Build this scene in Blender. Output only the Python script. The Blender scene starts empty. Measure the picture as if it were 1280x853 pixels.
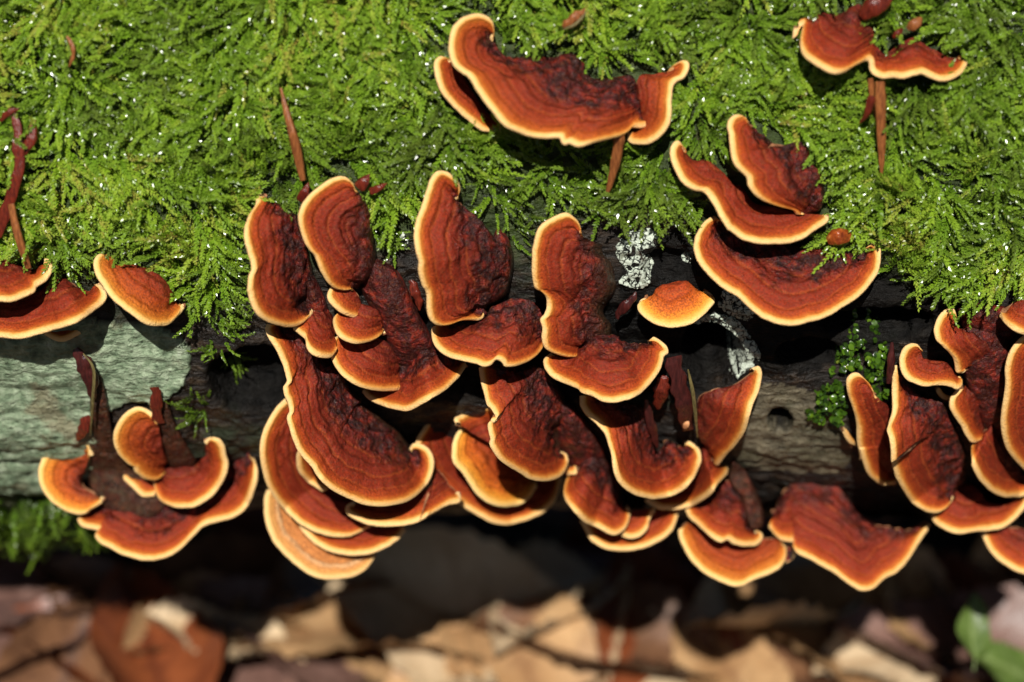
import bpy, math, random
import numpy as np
from mathutils import Vector

random.seed(7); rng = np.random.default_rng(7)
scn = bpy.context.scene
COL = scn.collection

# ------------------------------------------------------------------ camera
PITCH = math.radians(35.0)            # the lens looks 35 degrees down onto the log's side
DIST = 0.60                           # metres from the lens to the middle of the fungi
SC = 0.25 / 1280.0                    # metres per photo pixel at that distance (frame 25 cm wide)
FWD = np.array([0, math.cos(PITCH), -math.sin(PITCH)])
UPV = np.array([0, math.sin(PITCH), math.cos(PITCH)])
RGT = np.array([1.0, 0, 0])
CAM = -DIST * FWD                     # origin = middle of the picture on the log
cd = bpy.data.cameras.new("camera"); cam = bpy.data.objects.new("camera", cd); COL.objects.link(cam)
cam.location = CAM; cam.rotation_euler = (math.pi / 2 - PITCH, 0, 0)
cd.sensor_width = 36.0; cd.lens = 36.0 * DIST / 0.25
cd.clip_start = 0.02; cd.clip_end = 200
cd.dof.use_dof = True; cd.dof.focus_distance = 0.614; cd.dof.aperture_fstop = 6.4
scn.camera = cam

# ------------------------------------------------------------------ world, sun, exposure
SUN_EL = math.radians(50); SUN_AZ = math.radians(-4)
wd = bpy.data.worlds.new("World"); scn.world = wd; wd.use_nodes = True
nt = wd.node_tree; bg = nt.nodes["Background"]
sky = nt.nodes.new("ShaderNodeTexSky"); sky.sky_type = 'NISHITA'; sky.sun_disc = False
sky.sun_elevation = SUN_EL; sky.sun_rotation = math.pi
nt.links.new(sky.outputs[0], bg.inputs[0]); bg.inputs[1].default_value = 0.024
sd = bpy.data.lights.new("sun", 'SUN'); sd.energy = 5.0; sd.angle = math.radians(0.6); sd.color = (1, 0.965, 0.9)
sun = bpy.data.objects.new("sun", sd); COL.objects.link(sun)
tosun = Vector((math.sin(SUN_AZ) * math.cos(SUN_EL), -math.cos(SUN_AZ) * math.cos(SUN_EL), math.sin(SUN_EL)))
sun.rotation_euler = tosun.to_track_quat('Z', 'Y').to_euler()
sun.location = tosun * 3
vs = scn.view_settings; vs.view_transform = 'Standard'; vs.look = 'None'; vs.gamma = 1; vs.exposure = 0.35
scn.cycles.max_bounces = 6; scn.cycles.diffuse_bounces = 2; scn.cycles.glossy_bounces = 2
scn.cycles.transmission_bounces = 3; scn.cycles.caustics_reflective = False; scn.cycles.caustics_refractive = False

# ------------------------------------------------------------------ noise and projection helpers
_perm = np.random.default_rng(3).random(1 << 16)
def _h(ix, iy, iz):
    k = (ix * 73856093) ^ (iy * 19349663) ^ (iz * 83492791)
    k = (k ^ (k >> 13)) & 0xFFFF
    return _perm[k]
def vnoise(p):
    """value noise in [-1, 1] at points p (..., 3)"""
    f = np.floor(p); u = p - f; u = u * u * (3 - 2 * u); i = f.astype(np.int64)
    x, y, z = i[..., 0], i[..., 1], i[..., 2]; a, b, c = u[..., 0], u[..., 1], u[..., 2]
    r = 0
    for dx in (0, 1):
        for dy in (0, 1):
            for dz in (0, 1):
                r = r + _h(x + dx, y + dy, z + dz) * (a if dx else 1 - a) * (b if dy else 1 - b) * (c if dz else 1 - c)
    return r * 2 - 1
def fbm(p, oct=4):
    s, a = 0, 0.5
    for k in range(oct):
        s = s + a * vnoise(p * (2 ** k) + 17.3 * k); a *= 0.5
    return s
def P3(px, py, dep):
    """photo pixel plus depth along the view axis -> point"""
    px = np.asarray(px, float); py = np.asarray(py, float); dep = np.asarray(dep, float)
    k = SC * dep / DIST
    return CAM + dep[..., None] * FWD + ((px - 640) * k)[..., None] * RGT - ((py - 426.5) * k)[..., None] * UPV
def to_px(p):
    q = p - CAM; d = q @ FWD
    return 640 + (q @ RGT) / d * DIST / SC, 426.5 - (q @ UPV) / d * DIST / SC, d
def sstep(a, b, x):
    t = np.clip((x - a) / (b - a), 0, 1); return t * t * (3 - 2 * t)

# the log: a cylinder along X, its axis placed so that the lower outline falls where the photo shows it
RAD = 0.14; LV = 0.088; LD = 0.732
LC = CAM + LD * FWD + LV * UPV
def log_depth(py):
    a = -(np.asarray(py, float) - 426.5) * SC / DIST
    A = 1 + a * a; B = -2 * (a * LV + LD); C = LV * LV + LD * LD - RAD * RAD
    disc = np.maximum(B * B - 4 * A * C, 0)
    return (-B - np.sqrt(disc)) / (2 * A)
DMAX = float(log_depth(590.0))
def ref_depth(py):
    return np.minimum(log_depth(py), DMAX)

def smooth_line(pts, step=2.6, n=None):
    """Catmull-Rom through pts, resampled evenly"""
    p = np.array(pts, float)
    q = np.vstack([2 * p[0] - p[1], p, 2 * p[-1] - p[-2]])
    out = []
    for i in range(1, len(q) - 2):
        t = np.linspace(0, 1, 12, endpoint=False)[:, None]
        a, b, c, d = q[i - 1], q[i], q[i + 1], q[i + 2]
        out.append(0.5 * (2 * b + (c - a) * t + (2 * a - 5 * b + 4 * c - d) * t * t + (3 * b - a - 3 * c + d) * t ** 3))
    out = np.vstack(out + [p[-1:]])
    L = np.r_[0, np.cumsum(np.linalg.norm(np.diff(out, axis=0), axis=1))]
    if n is None: n = max(8, int(L[-1] / step))
    s = np.linspace(0, L[-1], n)
    return np.stack([np.interp(s, L, out[:, k]) for k in (0, 1)], 1)
def inside(poly, x, y):
    poly = np.asarray(poly); c = np.zeros(np.shape(x), bool); j = len(poly) - 1
    for i in range(len(poly)):
        xi, yi = poly[i]; xj, yj = poly[j]
        if yi != yj:
            c ^= ((yi > y) != (yj > y)) & (x < (xj - xi) * (y - yi) / (yj - yi) + xi)
        j = i
    return c

# ------------------------------------------------------------------ mesh / object helpers
def mesh_from(name, V, F, attrs=None, smooth=True):
    """V (n,3) floats, F (m,3 or 4) ints, attrs {name: (n,) or (n,3)}"""
    m = bpy.data.meshes.new(name)
    V = np.ascontiguousarray(V, np.float32); F = np.ascontiguousarray(F, np.int32); k = F.shape[1]
    m.vertices.add(len(V)); m.vertices.foreach_set("co", V.ravel())
    m.loops.add(F.size); m.loops.foreach_set("vertex_index", F.ravel())
    m.polygons.add(len(F)); m.polygons.foreach_set("loop_start", np.arange(0, F.size, k, dtype=np.int32))
    m.polygons.foreach_set("use_smooth", np.full(len(F), smooth))
    for an, a in (attrs or {}).items():
        a = np.asarray(a, np.float32)
        if a.ndim == 1:
            m.attributes.new(an, 'FLOAT', 'POINT').data.foreach_set("value", a)
        else:
            m.attributes.new(an, 'FLOAT_VECTOR', 'POINT').data.foreach_set("vector", np.ascontiguousarray(a).ravel())
    m.update(calc_edges=True); m.validate()
    return m
def grid_faces(r, c, off=0, wrap=False):
    i, j = np.meshgrid(np.arange(r - 1), np.arange(c if wrap else c - 1), indexing='ij')
    j2 = (j + 1) % c
    return np.stack([i * c + j, i * c + j2, (i + 1) * c + j2, (i + 1) * c + j], -1).reshape(-1, 4) + off
def obj(name, mesh, mat, parent=None, loc=None):
    o = bpy.data.objects.new(name, mesh); COL.objects.link(o)
    if mat and not mesh.materials: mesh.materials.append(mat)
    if parent is not None: o.parent = parent
    if loc is not None: o.location = loc
    return o
def tag(o, label=None, cat=None, group=None, kind=None):
    for k, v in (("label", label), ("category", cat), ("group", group), ("kind", kind)):
        if v: o[k] = v
    return o
def empty(name, loc):
    o = bpy.data.objects.new(name, None); COL.objects.link(o); o.location = loc; o.empty_display_size = 0.005
    return o

# ------------------------------------------------------------------ materials
class N:
    """small node-building helper"""
    def __init__(s, name):
        s.m = bpy.data.materials.new(name); s.m.use_nodes = True; s.t = s.m.node_tree
        s.b = s.t.nodes["Principled BSDF"]; s.out = s.t.nodes["Material Output"]
    def n(s, typ, **kw):
        o = s.t.nodes.new("ShaderNode" + typ)
        for k, v in kw.items():
            if k.startswith("i_"):
                kk = k[2:]; kk = int(kk) if kk.isdigit() else kk
                if hasattr(v, "is_output") or isinstance(v, bpy.types.NodeSocket): s.t.links.new(v, o.inputs[kk])
                else: o.inputs[kk].default_value = v
            else: setattr(o, k, v)
        return o
    def val(s, x): return x
    def math(s, op, a, b=0.0, c=None, clamp=False):
        o = s.n("Math", operation=op, use_clamp=clamp)
        for k, v in enumerate((a, b, c)):
            if v is None: continue
            if isinstance(v, bpy.types.NodeSocket): s.t.links.new(v, o.inputs[k])
            else: o.inputs[k].default_value = v
        return o.outputs[0]
    def attr(s, name): return s.n("Attribute", attribute_name=name).outputs["Fac"]
    def noise(s, scale, detail=3.0, rough=0.55, vec=None, dist=0.0):
        o = s.n("TexNoise", i_Scale=scale, i_Detail=detail, i_Roughness=rough, i_Distortion=dist)
        s.t.links.new(vec or s.coord(), o.inputs["Vector"]); return o.outputs["Fac"]
    def coord(s):
        if not hasattr(s, "_c"): s._c = s.n("NewGeometry").outputs["Position"]
        return s._c
    def ramp(s, fac, stops, interp='LINEAR'):
        o = s.n("ValToRGB"); o.color_ramp.interpolation = interp; e = o.color_ramp.elements
        while len(e) < len(stops): e.new(0.5)
        for el, (p, c) in zip(e, stops):
            el.position = p; el.color = (*c, 1) if len(c) == 3 else c
        s.t.links.new(fac, o.inputs[0]); return o.outputs[0]
    def mix(s, fac, a, b, mode='MIX'):
        o = s.n("Mix", data_type='RGBA', blend_type=mode)
        for k, v in ((0, fac), (6, a), (7, b)):
            if isinstance(v, bpy.types.NodeSocket): s.t.links.new(v, o.inputs[k])
            else: o.inputs[k].default_value = v if k == 0 else (*v, 1)
        return o.outputs[2]
    def maprange(s, x, a, b, c=0.0, d=1.0):
        o = s.n("MapRange", interpolation_type='SMOOTHSTEP', i_1=a, i_2=b, i_3=c, i_4=d); s.t.links.new(x, o.inputs[0]); return o.outputs[0]
    def bump(s, h, dist, strength=1.0, normal=None):
        o = s.n("Bump", i_Strength=strength, i_Distance=dist); s.t.links.new(h, o.inputs["Height"])
        if normal: s.t.links.new(normal, o.inputs["Normal"])
        return o.outputs[0]
    def fin(s, col=None, rough=None, normal=None, spec=None):
        for k, v in (("Base Color", col), ("Roughness", rough), ("Normal", normal), ("Specular IOR Level", spec)):
            if v is None: continue
            if isinstance(v, bpy.types.NodeSocket): s.t.links.new(v, s.b.inputs[k])
            else: s.b.inputs[k].default_value = (*v, 1) if k == "Base Color" else v
        return s.m

def fungus_material(name):
    """cream growing margin, orange then red-brown zones, knobbly dark base; driven by d (px from rim), s (0 base .. 1 rim)"""
    g = N(name)
    d = g.attr("d"); s = g.attr("s"); bright = g.attr("bright"); pale = g.attr("pale"); dark = g.attr("dark")
    n1 = g.noise(220, 4); n2 = g.noise(900, 3); n3 = g.noise(90, 3); nf = g.noise(2300, 2, 0.75); nf2 = g.noise(1250, 3, 0.75)
    dn = g.math('ADD', d, g.math('MULTIPLY', g.math('SUBTRACT', n1, 0.5), g.math('MINIMUM', 11.0, g.math('MULTIPLY', d, 0.55))))
    dn = g.math('ADD', dn, g.math('MULTIPLY', g.math('SUBTRACT', n2, 0.5), 2.5))
    dd = g.math('DIVIDE', dn, 64.0)
    col = g.ramp(dd, [(0.0, (.80, .54, .25)), (0.06, (.80, .47, .17)), (0.105, (.70, .30, .060)), (0.15, (.52, .135, .017)),
                      (0.21, (.40, .058, .007)), (0.36, (.27, .026, .005)), (0.72, (.21, .018, .005)), (1.0, (.18, .016, .006))])
    bcol = g.ramp(dd, [(0.0, (.84, .60, .28)), (0.09, (.84, .47, .11)), (0.18, (.82, .32, .030)), (0.34, (.74, .17, .012)), (0.60, (.50, .070, .008)), (1.0, (.30, .035, .008))])
    col = g.mix(bright, col, bcol)
    # concentric growth zones
    z = g.math('ADD', g.math('MULTIPLY', dn, 0.75), g.math('MULTIPLY', n3, 7.0))
    band = g.math('SINE', z)
    band2 = g.math('SINE', g.math('MULTIPLY', z, 0.41))
    zone = g.math('ADD', g.math('MULTIPLY', band, 0.5), g.math('MULTIPLY', band2, 0.5))
    zmask = g.maprange(dn, 12, 22)
    zl = g.math('MULTIPLY', zmask, g.maprange(zone, 0.2, 1.0, 0, 0.40))
    zd = g.math('MULTIPLY', zmask, g.maprange(zone, -0.3, -1.0, 0, 0.34))
    col = g.mix(zl, col, (.46, .095, .018)); col = g.mix(zd, col, (.10, .014, .008))
    # pale individual: tan with a lighter stripe
    pcol = g.ramp(dd, [(0.0, (.80, .55, .25)), (0.12, (.72, .36, .10)), (0.22, (.64, .27, .075)), (0.3, (.74, .43, .20)), (0.36, (.60, .23, .06)), (1.0, (.46, .13, .03))])
    col = g.mix(pale, col, pcol)
    # base: dark knobbly crust with crimson glossy knobs
    sb = g.math('ADD', s, g.math('MULTIPLY', g.math('SUBTRACT', n1, 0.5), 0.95))
    sb = g.math('SUBTRACT', sb, g.math('MULTIPLY', g.math('MAXIMUM', g.math('SUBTRACT', dark, 1.0), 0.0), 0.3))
    bm = g.math('MULTIPLY', g.maprange(sb, 0.42, 0.06, 0, 0.92), dark, clamp=True)
    crust = g.ramp(g.noise(330, 4, 0.65), [(0.30, (.006, .005, .006)), (0.47, (.030, .011, .011)), (0.55, (.10, .013, .013)), (0.64, (.27, .030, .014)), (0.73, (.035, .020, .015))])
    col = g.mix(bm, col, crust)
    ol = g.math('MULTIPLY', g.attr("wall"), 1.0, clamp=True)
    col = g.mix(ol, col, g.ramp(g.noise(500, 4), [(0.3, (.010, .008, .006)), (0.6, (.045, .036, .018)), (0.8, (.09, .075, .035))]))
    # velvet: olive dust and tiny glints
    dust = g.math('MULTIPLY', g.maprange(nf2, 0.52, 0.66, 0, 0.55), g.maprange(dn, 14, 30))
    col = g.mix(dust, col, (.19, .055, .018))
    col = g.mix(g.math('MULTIPLY', g.maprange(nf, 0.58, 0.40, 0, 0.5), g.maprange(dn, 6, 16)), col, (.06, .010, .006))
    h = g.math('ADD', g.math('MULTIPLY', nf, 0.6), g.math('MULTIPLY', nf2, 0.8))
    nrm = g.bump(h, 0.00055, 0.9)
    hb = g.math('MULTIPLY', g.math('MAXIMUM', bm, ol), g.noise(650, 4, 0.6))
    nrm = g.bump(hb, 0.0013, 1.0, nrm)
    nrm = g.bump(g.math('MULTIPLY', zone, zmask), 0.00022, 0.7, nrm)
    rough = g.math('SUBTRACT', 0.62, g.math('MULTIPLY', bm, 0.30))
    spk = g.maprange(nf, 0.60, 0.70, 0, 0.30)
    rough = g.math('SUBTRACT', rough, spk)
    m = g.fin(col, rough, nrm, 0.22)
    return m
def underside_material():
    g = N("fungus_underside"); n = g.noise(300, 3)
    return g.fin(g.ramp(n, [(0.3, (.20, .075, .03)), (0.7, (.36, .16, .07))]), 0.7, g.bump(n, 0.0005))
def moss_material(name, dull=0.0):
    g = N(name); v = g.attr("var"); tip = g.attr("tip")
    c = g.ramp(v, [(0.0, (.010, .022, .003)), (0.25, (.036, .086, .005)), (0.55, (.112, .230, .009)), (0.8, (.21, .335, .016)), (0.93, (.34, .40, .05)), (1.0, (.26, .17, .04))])
    c = g.mix(g.math('MULTIPLY', tip, 0.5), c, (.34, .47, .06))
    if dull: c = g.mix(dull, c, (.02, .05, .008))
    g.fin(c, 0.24, None, 0.55)
    tr = g.n("BsdfTranslucent"); g.t.links.new(c, tr.inputs[0])
    mx = g.n("MixShader"); mx.inputs[0].default_value = 0.28
    g.t.links.new(g.b.outputs[0], mx.inputs[1]); g.t.links.new(tr.outputs[0], mx.inputs[2]); g.t.links.new(mx.outputs[0], g.out.inputs[0])
    return g.m
def bark_material():
    g = N("wet_bark"); gm = g.attr("green"); bm = g.attr("black"); wm = g.attr("wood"); mm = g.attr("mossy")
    n1 = g.noise(60, 5, 0.6); n2 = g.noise(300, 5, 0.65); n3 = g.noise(900, 3)
    st = g.n("Mapping", i_Scale=(0.35, 1.0, 1.0)); g.t.links.new(g.coord(), st.inputs[0])
    ns = g.noise(420, 5, 0.6, st.outputs[0], 0.4)
    c = g.ramp(ns, [(0.28, (.004, .003, .002)), (0.48, (.010, .007, .005)), (0.62, (.026, .016, .009)), (0.78, (.075, .046, .026))])
    c = g.mix(g.maprange(n1, 0.52, 0.68, 0, 0.5), c, (.030, .045, .018))
    gc = g.ramp(n2, [(0.25, (.05, .075, .045)), (0.42, (.16, .22, .13)), (0.58, (.30, .37, .24)), (0.75, (.46, .52, .38))])
    gc = g.mix(g.maprange(n1, 0.55, 0.66, 0, 0.75), gc, (.20, .17, .10))
    c = g.mix(g.math('MULTIPLY', gm, g.maprange(n3, 0.25, 0.5, 0.55, 1.0)), c, gc)
    wc = g.ramp(ns, [(0.25, (.025, .020, .013)), (0.5, (.12, .10, .062)), (0.75, (.27, .23, .15))])
    wc = g.mix(g.maprange(n1, 0.45, 0.62, 0, 0.7), wc, (.045, .042, .020))
    c = g.mix(wm, c, wc)
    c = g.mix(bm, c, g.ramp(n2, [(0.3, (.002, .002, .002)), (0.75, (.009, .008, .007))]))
    mc = g.ramp(n2, [(0.3, (.008, .012, .003)), (0.55, (.035, .055, .010)), (0.75, (.07, .06, .025))])
    c = g.mix(mm, c, mc)
    h = g.math('ADD', g.math('MULTIPLY', ns, 1.0), g.math('MULTIPLY', n2, 0.6))
    nrm = g.bump(h, 0.0022, 1.0); nrm = g.bump(n3, 0.0006, 0.8, nrm)
    rough = g.maprange(g.noise(140, 3), 0.35, 0.65, 0.36, 0.7)
    return g.fin(c, rough, nrm, g.math('MULTIPLY', g.math('SUBTRACT', 1.0, g.math('MULTIPLY', bm, 0.75)), 0.32))
def simple(name, stops, scale=200, rough=0.5, bump=0.0004, spec=0.4, transl=0.0, detail=4):
    g = N(name); n = g.noise(scale, detail, 0.6); c = g.ramp(n, stops)
    g.fin(c, rough, g.bump(n, bump), spec)
    if transl:
        tr = g.n("BsdfTranslucent"); g.t.links.new(c, tr.inputs[0]); mx = g.n("MixShader"); mx.inputs[0].default_value = transl
        g.t.links.new(g.b.outputs[0], mx.inputs[1]); g.t.links.new(tr.outputs[0], mx.inputs[2]); g.t.links.new(mx.outputs[0], g.out.inputs[0])
    return g.m
def lichen_material():
    g = N("crustose_lichen")
    v = g.n("TexVoronoi", feature='DISTANCE_TO_EDGE', i_Scale=620.0)
    nz = g.n("TexNoise", i_Scale=700.0, i_Detail=3.0); g.t.links.new(g.coord(), nz.inputs["Vector"])
    ad = g.n("VectorMath", operation='MULTIPLY_ADD'); g.t.links.new(nz.outputs["Color"], ad.inputs[0]); ad.inputs[1].default_value = (.0022,) * 3; g.t.links.new(g.coord(), ad.inputs[2])
    g.t.links.new(ad.outputs[0], v.inputs["Vector"])
    brk = g.noise(480, 2)
    crack = g.math('MULTIPLY', g.maprange(v.outputs[0], 0.10, 0.05), g.maprange(brk, 0.40, 0.50), clamp=True)
    fine = g.noise(2600, 3)
    base = g.ramp(fine, [(0.3, (.26, .30, .24)), (0.5, (.42, .47, .38)), (0.7, (.58, .62, .53))])
    base = g.mix(g.maprange(g.noise(350, 3), 0.58, 0.70, 0, 0.7), base, (.10, .11, .07))
    c = g.mix(crack, base, (.012, .012, .010))
    h = g.math('SUBTRACT', g.math('MULTIPLY', fine, 0.35), crack)
    return g.fin(c, 0.65, g.bump(h, 0.0005, 0.9), 0.35)
M_CAP = fungus_material("fungus_cap"); M_UND = underside_material()
M_MOSS = moss_material("moss_leaf"); M_MOSSD = moss_material("shaded_moss_liverwort", 0.35)  # second: copy with the low tuft's shade mixed in; liverwort's own dark green
M_BARK = bark_material(); M_LICH = lichen_material()

# ------------------------------------------------------------------ ground
GZ = -0.226
gx, gy = np.meshgrid(np.r_[-14, -6, -2.5, np.linspace(-1.1, 1.1, 120), 2.5, 6, 14], np.r_[-14, -6, -2, np.linspace(-0.8, 1.0, 100), 2.5, 6, 14], indexing='ij')
gp = np.stack([gx, gy, np.zeros_like(gx)], -1)
gp[..., 2] = GZ - 0.02 + 0.012 * fbm(gp * 9) + 0.004 * fbm(gp * 60)
M_SOIL = simple("forest_soil", [(0.3, (.012, .009, .006)), (0.55, (.045, .028, .017)), (0.75, (.10, .06, .035))], 90, 0.7, 0.004)
tag(obj("ground", mesh_from("ground", gp.reshape(-1, 3), grid_faces(*gx.shape)), M_SOIL), kind="structure")

# ------------------------------------------------------------------ the log
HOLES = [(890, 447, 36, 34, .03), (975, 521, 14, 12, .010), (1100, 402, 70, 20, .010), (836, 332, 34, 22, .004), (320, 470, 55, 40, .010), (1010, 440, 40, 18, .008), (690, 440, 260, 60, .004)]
def log_relief(x, th):
    """radial offset of the bark, metres"""
    p = np.stack([x * 9, RAD * th * 9, np.full_like(x, 1.7)], -1)
    h = 0.006 * fbm(p, 3)
    p2 = np.stack([x * 45, RAD * th * 110, np.full_like(x, 5.1)], -1)
    h += 0.0028 * fbm(p2, 4)
    p3 = np.stack([x * 320, RAD * th * 420, np.full_like(x, 9.1)], -1)
    h += 0.0011 * fbm(p3, 3)
    return h
def log_point(x, th, extra=0.0):
    r = RAD + extra - 0.002
    return np.stack([x, LC[1] - r * np.cos(th), LC[2] + r * np.sin(th)], -1)
def relief_at(x, th):
    """bark relief with the hollows; also the mask painting their shade black"""
    px, py, _ = to_px(log_point(x, th))
    fr = (np.abs(np.mod(th + np.pi, 2 * np.pi) - np.pi) < np.radians(80)).astype(float)
    wob = 9 * fbm(np.stack([px / 26, py / 26, np.zeros_like(px)], -1), 3) + 5 * fbm(np.stack([px / 7, py / 7, np.ones_like(px)], -1), 2)
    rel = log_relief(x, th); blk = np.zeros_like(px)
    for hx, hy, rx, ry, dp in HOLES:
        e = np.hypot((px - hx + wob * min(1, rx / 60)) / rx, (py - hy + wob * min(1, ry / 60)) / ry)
        rel = rel - fr * dp * sstep(1.12, 0.72, e); blk = np.maximum(blk, fr * sstep(1.25, 0.95, e))  # hollows are carved, and blk puts their shade into the bark colour
    return rel, blk, px, py, fr, wob
def surf(px, py, lift=0.0):
    """point on the bark behind a photo pixel, and its outward normal"""
    q = P3(px, py, log_depth(py)); th = np.arctan2(q[..., 2] - LC[2], -(q[..., 1] - LC[1])); x = q[..., 0]
    rel = relief_at(x, th)[0]
    nrm = np.stack([np.zeros_like(x), -np.cos(th), np.sin(th)], -1)
    return log_point(x, th, rel + lift), nrm
xs = np.r_[np.linspace(-.62, -.22, 30), np.linspace(-.215, -.145, 40), np.linspace(-.143, .143, 500), np.linspace(.145, .215, 40), np.linspace(.22, .62, 30)]
ths = np.radians(np.r_[np.linspace(-180, -82, 40), np.linspace(-80, 30, 250), np.linspace(32, 60, 30), np.linspace(62, 179, 40)])
TH, X = np.meshgrid(ths, xs, indexing='ij')
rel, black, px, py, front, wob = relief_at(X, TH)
GREEN = [(-500, 392), (60, 395), (130, 400), (200, 408), (238, 432), (236, 470), (200, 492), (170, 500), (120, 520), (130, 570), (90, 610), (0, 606), (-500, 600)]
WOOD = [(905, 500), (960, 478), (1020, 488), (1052, 500), (1062, 540), (1060, 565), (1040, 582), (985, 585), (940, 580), (915, 560)]
def soft_poly(poly, w):
    q = smooth_line(list(poly) + [poly[0]], 6)
    ins = inside(q, px + wob * 0.7, py + wob * 0.7)
    return ins.astype(float) * front
green = soft_poly(GREEN, 10); wood = soft_poly(WOOD, 8)
BLK = [(795, 318), (830, 300), (880, 275), (1030, 300), (1110, 330), (1200, 350), (1195, 425), (1120, 430), (960, 470), (930, 400), (800, 400), (775, 360)]  # black bark; its right end also paints in a cavity's darkness
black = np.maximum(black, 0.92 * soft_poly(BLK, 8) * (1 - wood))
MOSS_EDGE = np.array([(-700, 330), (0, 328), (70, 348), (130, 352), (200, 366), (250, 372), (300, 368), (325, 335), (400, 322), (470, 312), (510, 300), (560, 290), (640, 318), (665, 292), (742, 268), (765, 262), (800, 268), (850, 256), (905, 290), (1010, 292), (1060, 300), (1110, 335), (1180, 352), (1280, 352), (2000, 352)], float)
def moss_edge(x): return np.interp(x, MOSS_EDGE[:, 0], MOSS_EDGE[:, 1])
mossy = sstep(20, -25, py - moss_edge(px) + wob * 1.3) * front
mossy = np.where((TH > np.radians(30)) & (TH < np.radians(150)), 1.0, mossy)
dmoss = front * sstep(1.1, 0.7, np.hypot((px - 70) / 90, (py - 660) / 60)); mossy = np.maximum(mossy, dmoss)
rel += 0.0012 * green
pp = log_point(X, TH, rel)
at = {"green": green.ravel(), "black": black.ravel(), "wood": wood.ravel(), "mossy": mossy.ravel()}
nr, nc = TH.shape
F = grid_faces(nr, nc); wrapf = np.stack([np.arange(nc - 1) + (nr - 1) * nc, np.arange(1, nc) + (nr - 1) * nc, np.arange(1, nc), np.arange(nc - 1)], 1)
log = empty("fallen_log", (0, LC[1], LC[2] - RAD))
def rebase(V, root): return V - np.array(root.location)
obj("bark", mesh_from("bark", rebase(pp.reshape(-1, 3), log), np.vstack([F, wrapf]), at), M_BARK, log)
M_WOODEND = simple("cut_wood", [(0.3, (.10, .06, .03)), (0.7, (.28, .19, .11))], 120, 0.7, 0.002)
for c, nm in ((0, "end_grain"), (nc - 1, "end_grain")):
    ring = pp[:, c]; V = np.vstack([ring, ring.mean(0)[None]]); k = len(ring)
    T = np.stack([np.arange(k), (np.arange(k) + 1) % k, np.full(k, k)], 1)
    obj(nm, mesh_from(nm, rebase(V, log), T, smooth=False), M_WOODEND, log)
tag(log, "thick fallen log with wet dark bark, its upper side covered in moss", "log")

# ------------------------------------------------------------------ bracket fungi
# outlines read off enlarged crops of the photo (5.33 times, crop origin first); rim = pale growing edge, base = line of attachment
ZO = dict(z1=(290, 210), z2=(290, 360), z3=(310, 480), z4=(310, 580), z5=(500, 200), z6=(500, 350), z7=(500, 500), z8=(640, 370),
          y1=(690, 450), y2=(690, 550), y3=(800, 440), y4=(840, 590), y5=(1000, 420), y6=(1040, 370), y7=(1040, 520), y8=(960, 580),
          x1=(0, 300), x2=(30, 490), x3=(90, 560), x4=(530, 0), x5=(640, 50), x6=(830, 130), x7=(860, 260), x8=(980, 0), p=(0, 0))
def Z(txt):
    """'z1 185,170 160,200 z2 105,30' -> photo pixels"""
    out = []; o = (0, 0); k = 0.1875
    for w in txt.split():
        if w in ZO: o = ZO[w]; k = 1.0 if w == 'p' else 0.1875
        else:
            a, b = w.split(','); out.append((o[0] + float(a) * k, o[1] + float(b) * k))
    return out
CAP_POLYS = []
def attachment(root, outline, q0, qh, dep_shift=0.0, olive=0.0):
    """lumpy dark stalk-like mass joining a bracket to the log"""
    ol = smooth_line(list(outline) + [outline[0]], 3.0)[:-1]; c = ol.mean(0); n = len(ol); R = 16
    rho = np.linspace(0.02, 1.12, R)[:, None]
    xy = c + rho[..., None] * (ol - c)[None]
    q = np.where(rho < 1, q0 + qh * np.sqrt(np.clip(1 - rho ** 2, 0, 1)), q0 - 90 * (rho - 1) / 0.12) + 0 * xy[..., 0]
    dep = ref_depth(xy[..., 1]) + dep_shift - q * SC
    V = P3(xy[..., 0], xy[..., 1], dep)
    lump = 0.0016 * fbm(V * 260, 3) + 0.0008 * fbm(V * 900, 2)
    V = V - FWD * (lump * sstep(1.1, 0.8, rho))[..., None]
    k = V.shape[0] * n; a = dict(d=np.full(k, 60.0), s=np.full(k, -0.1), bright=np.zeros(k), pale=np.zeros(k), dark=np.ones(k), wall=np.full(k, olive))
    obj("attachment", mesh_from("attachment", rebase(V.reshape(-1, 3), root), grid_faces(R, n, wrap=True), a), M_CAP, root)
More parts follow.
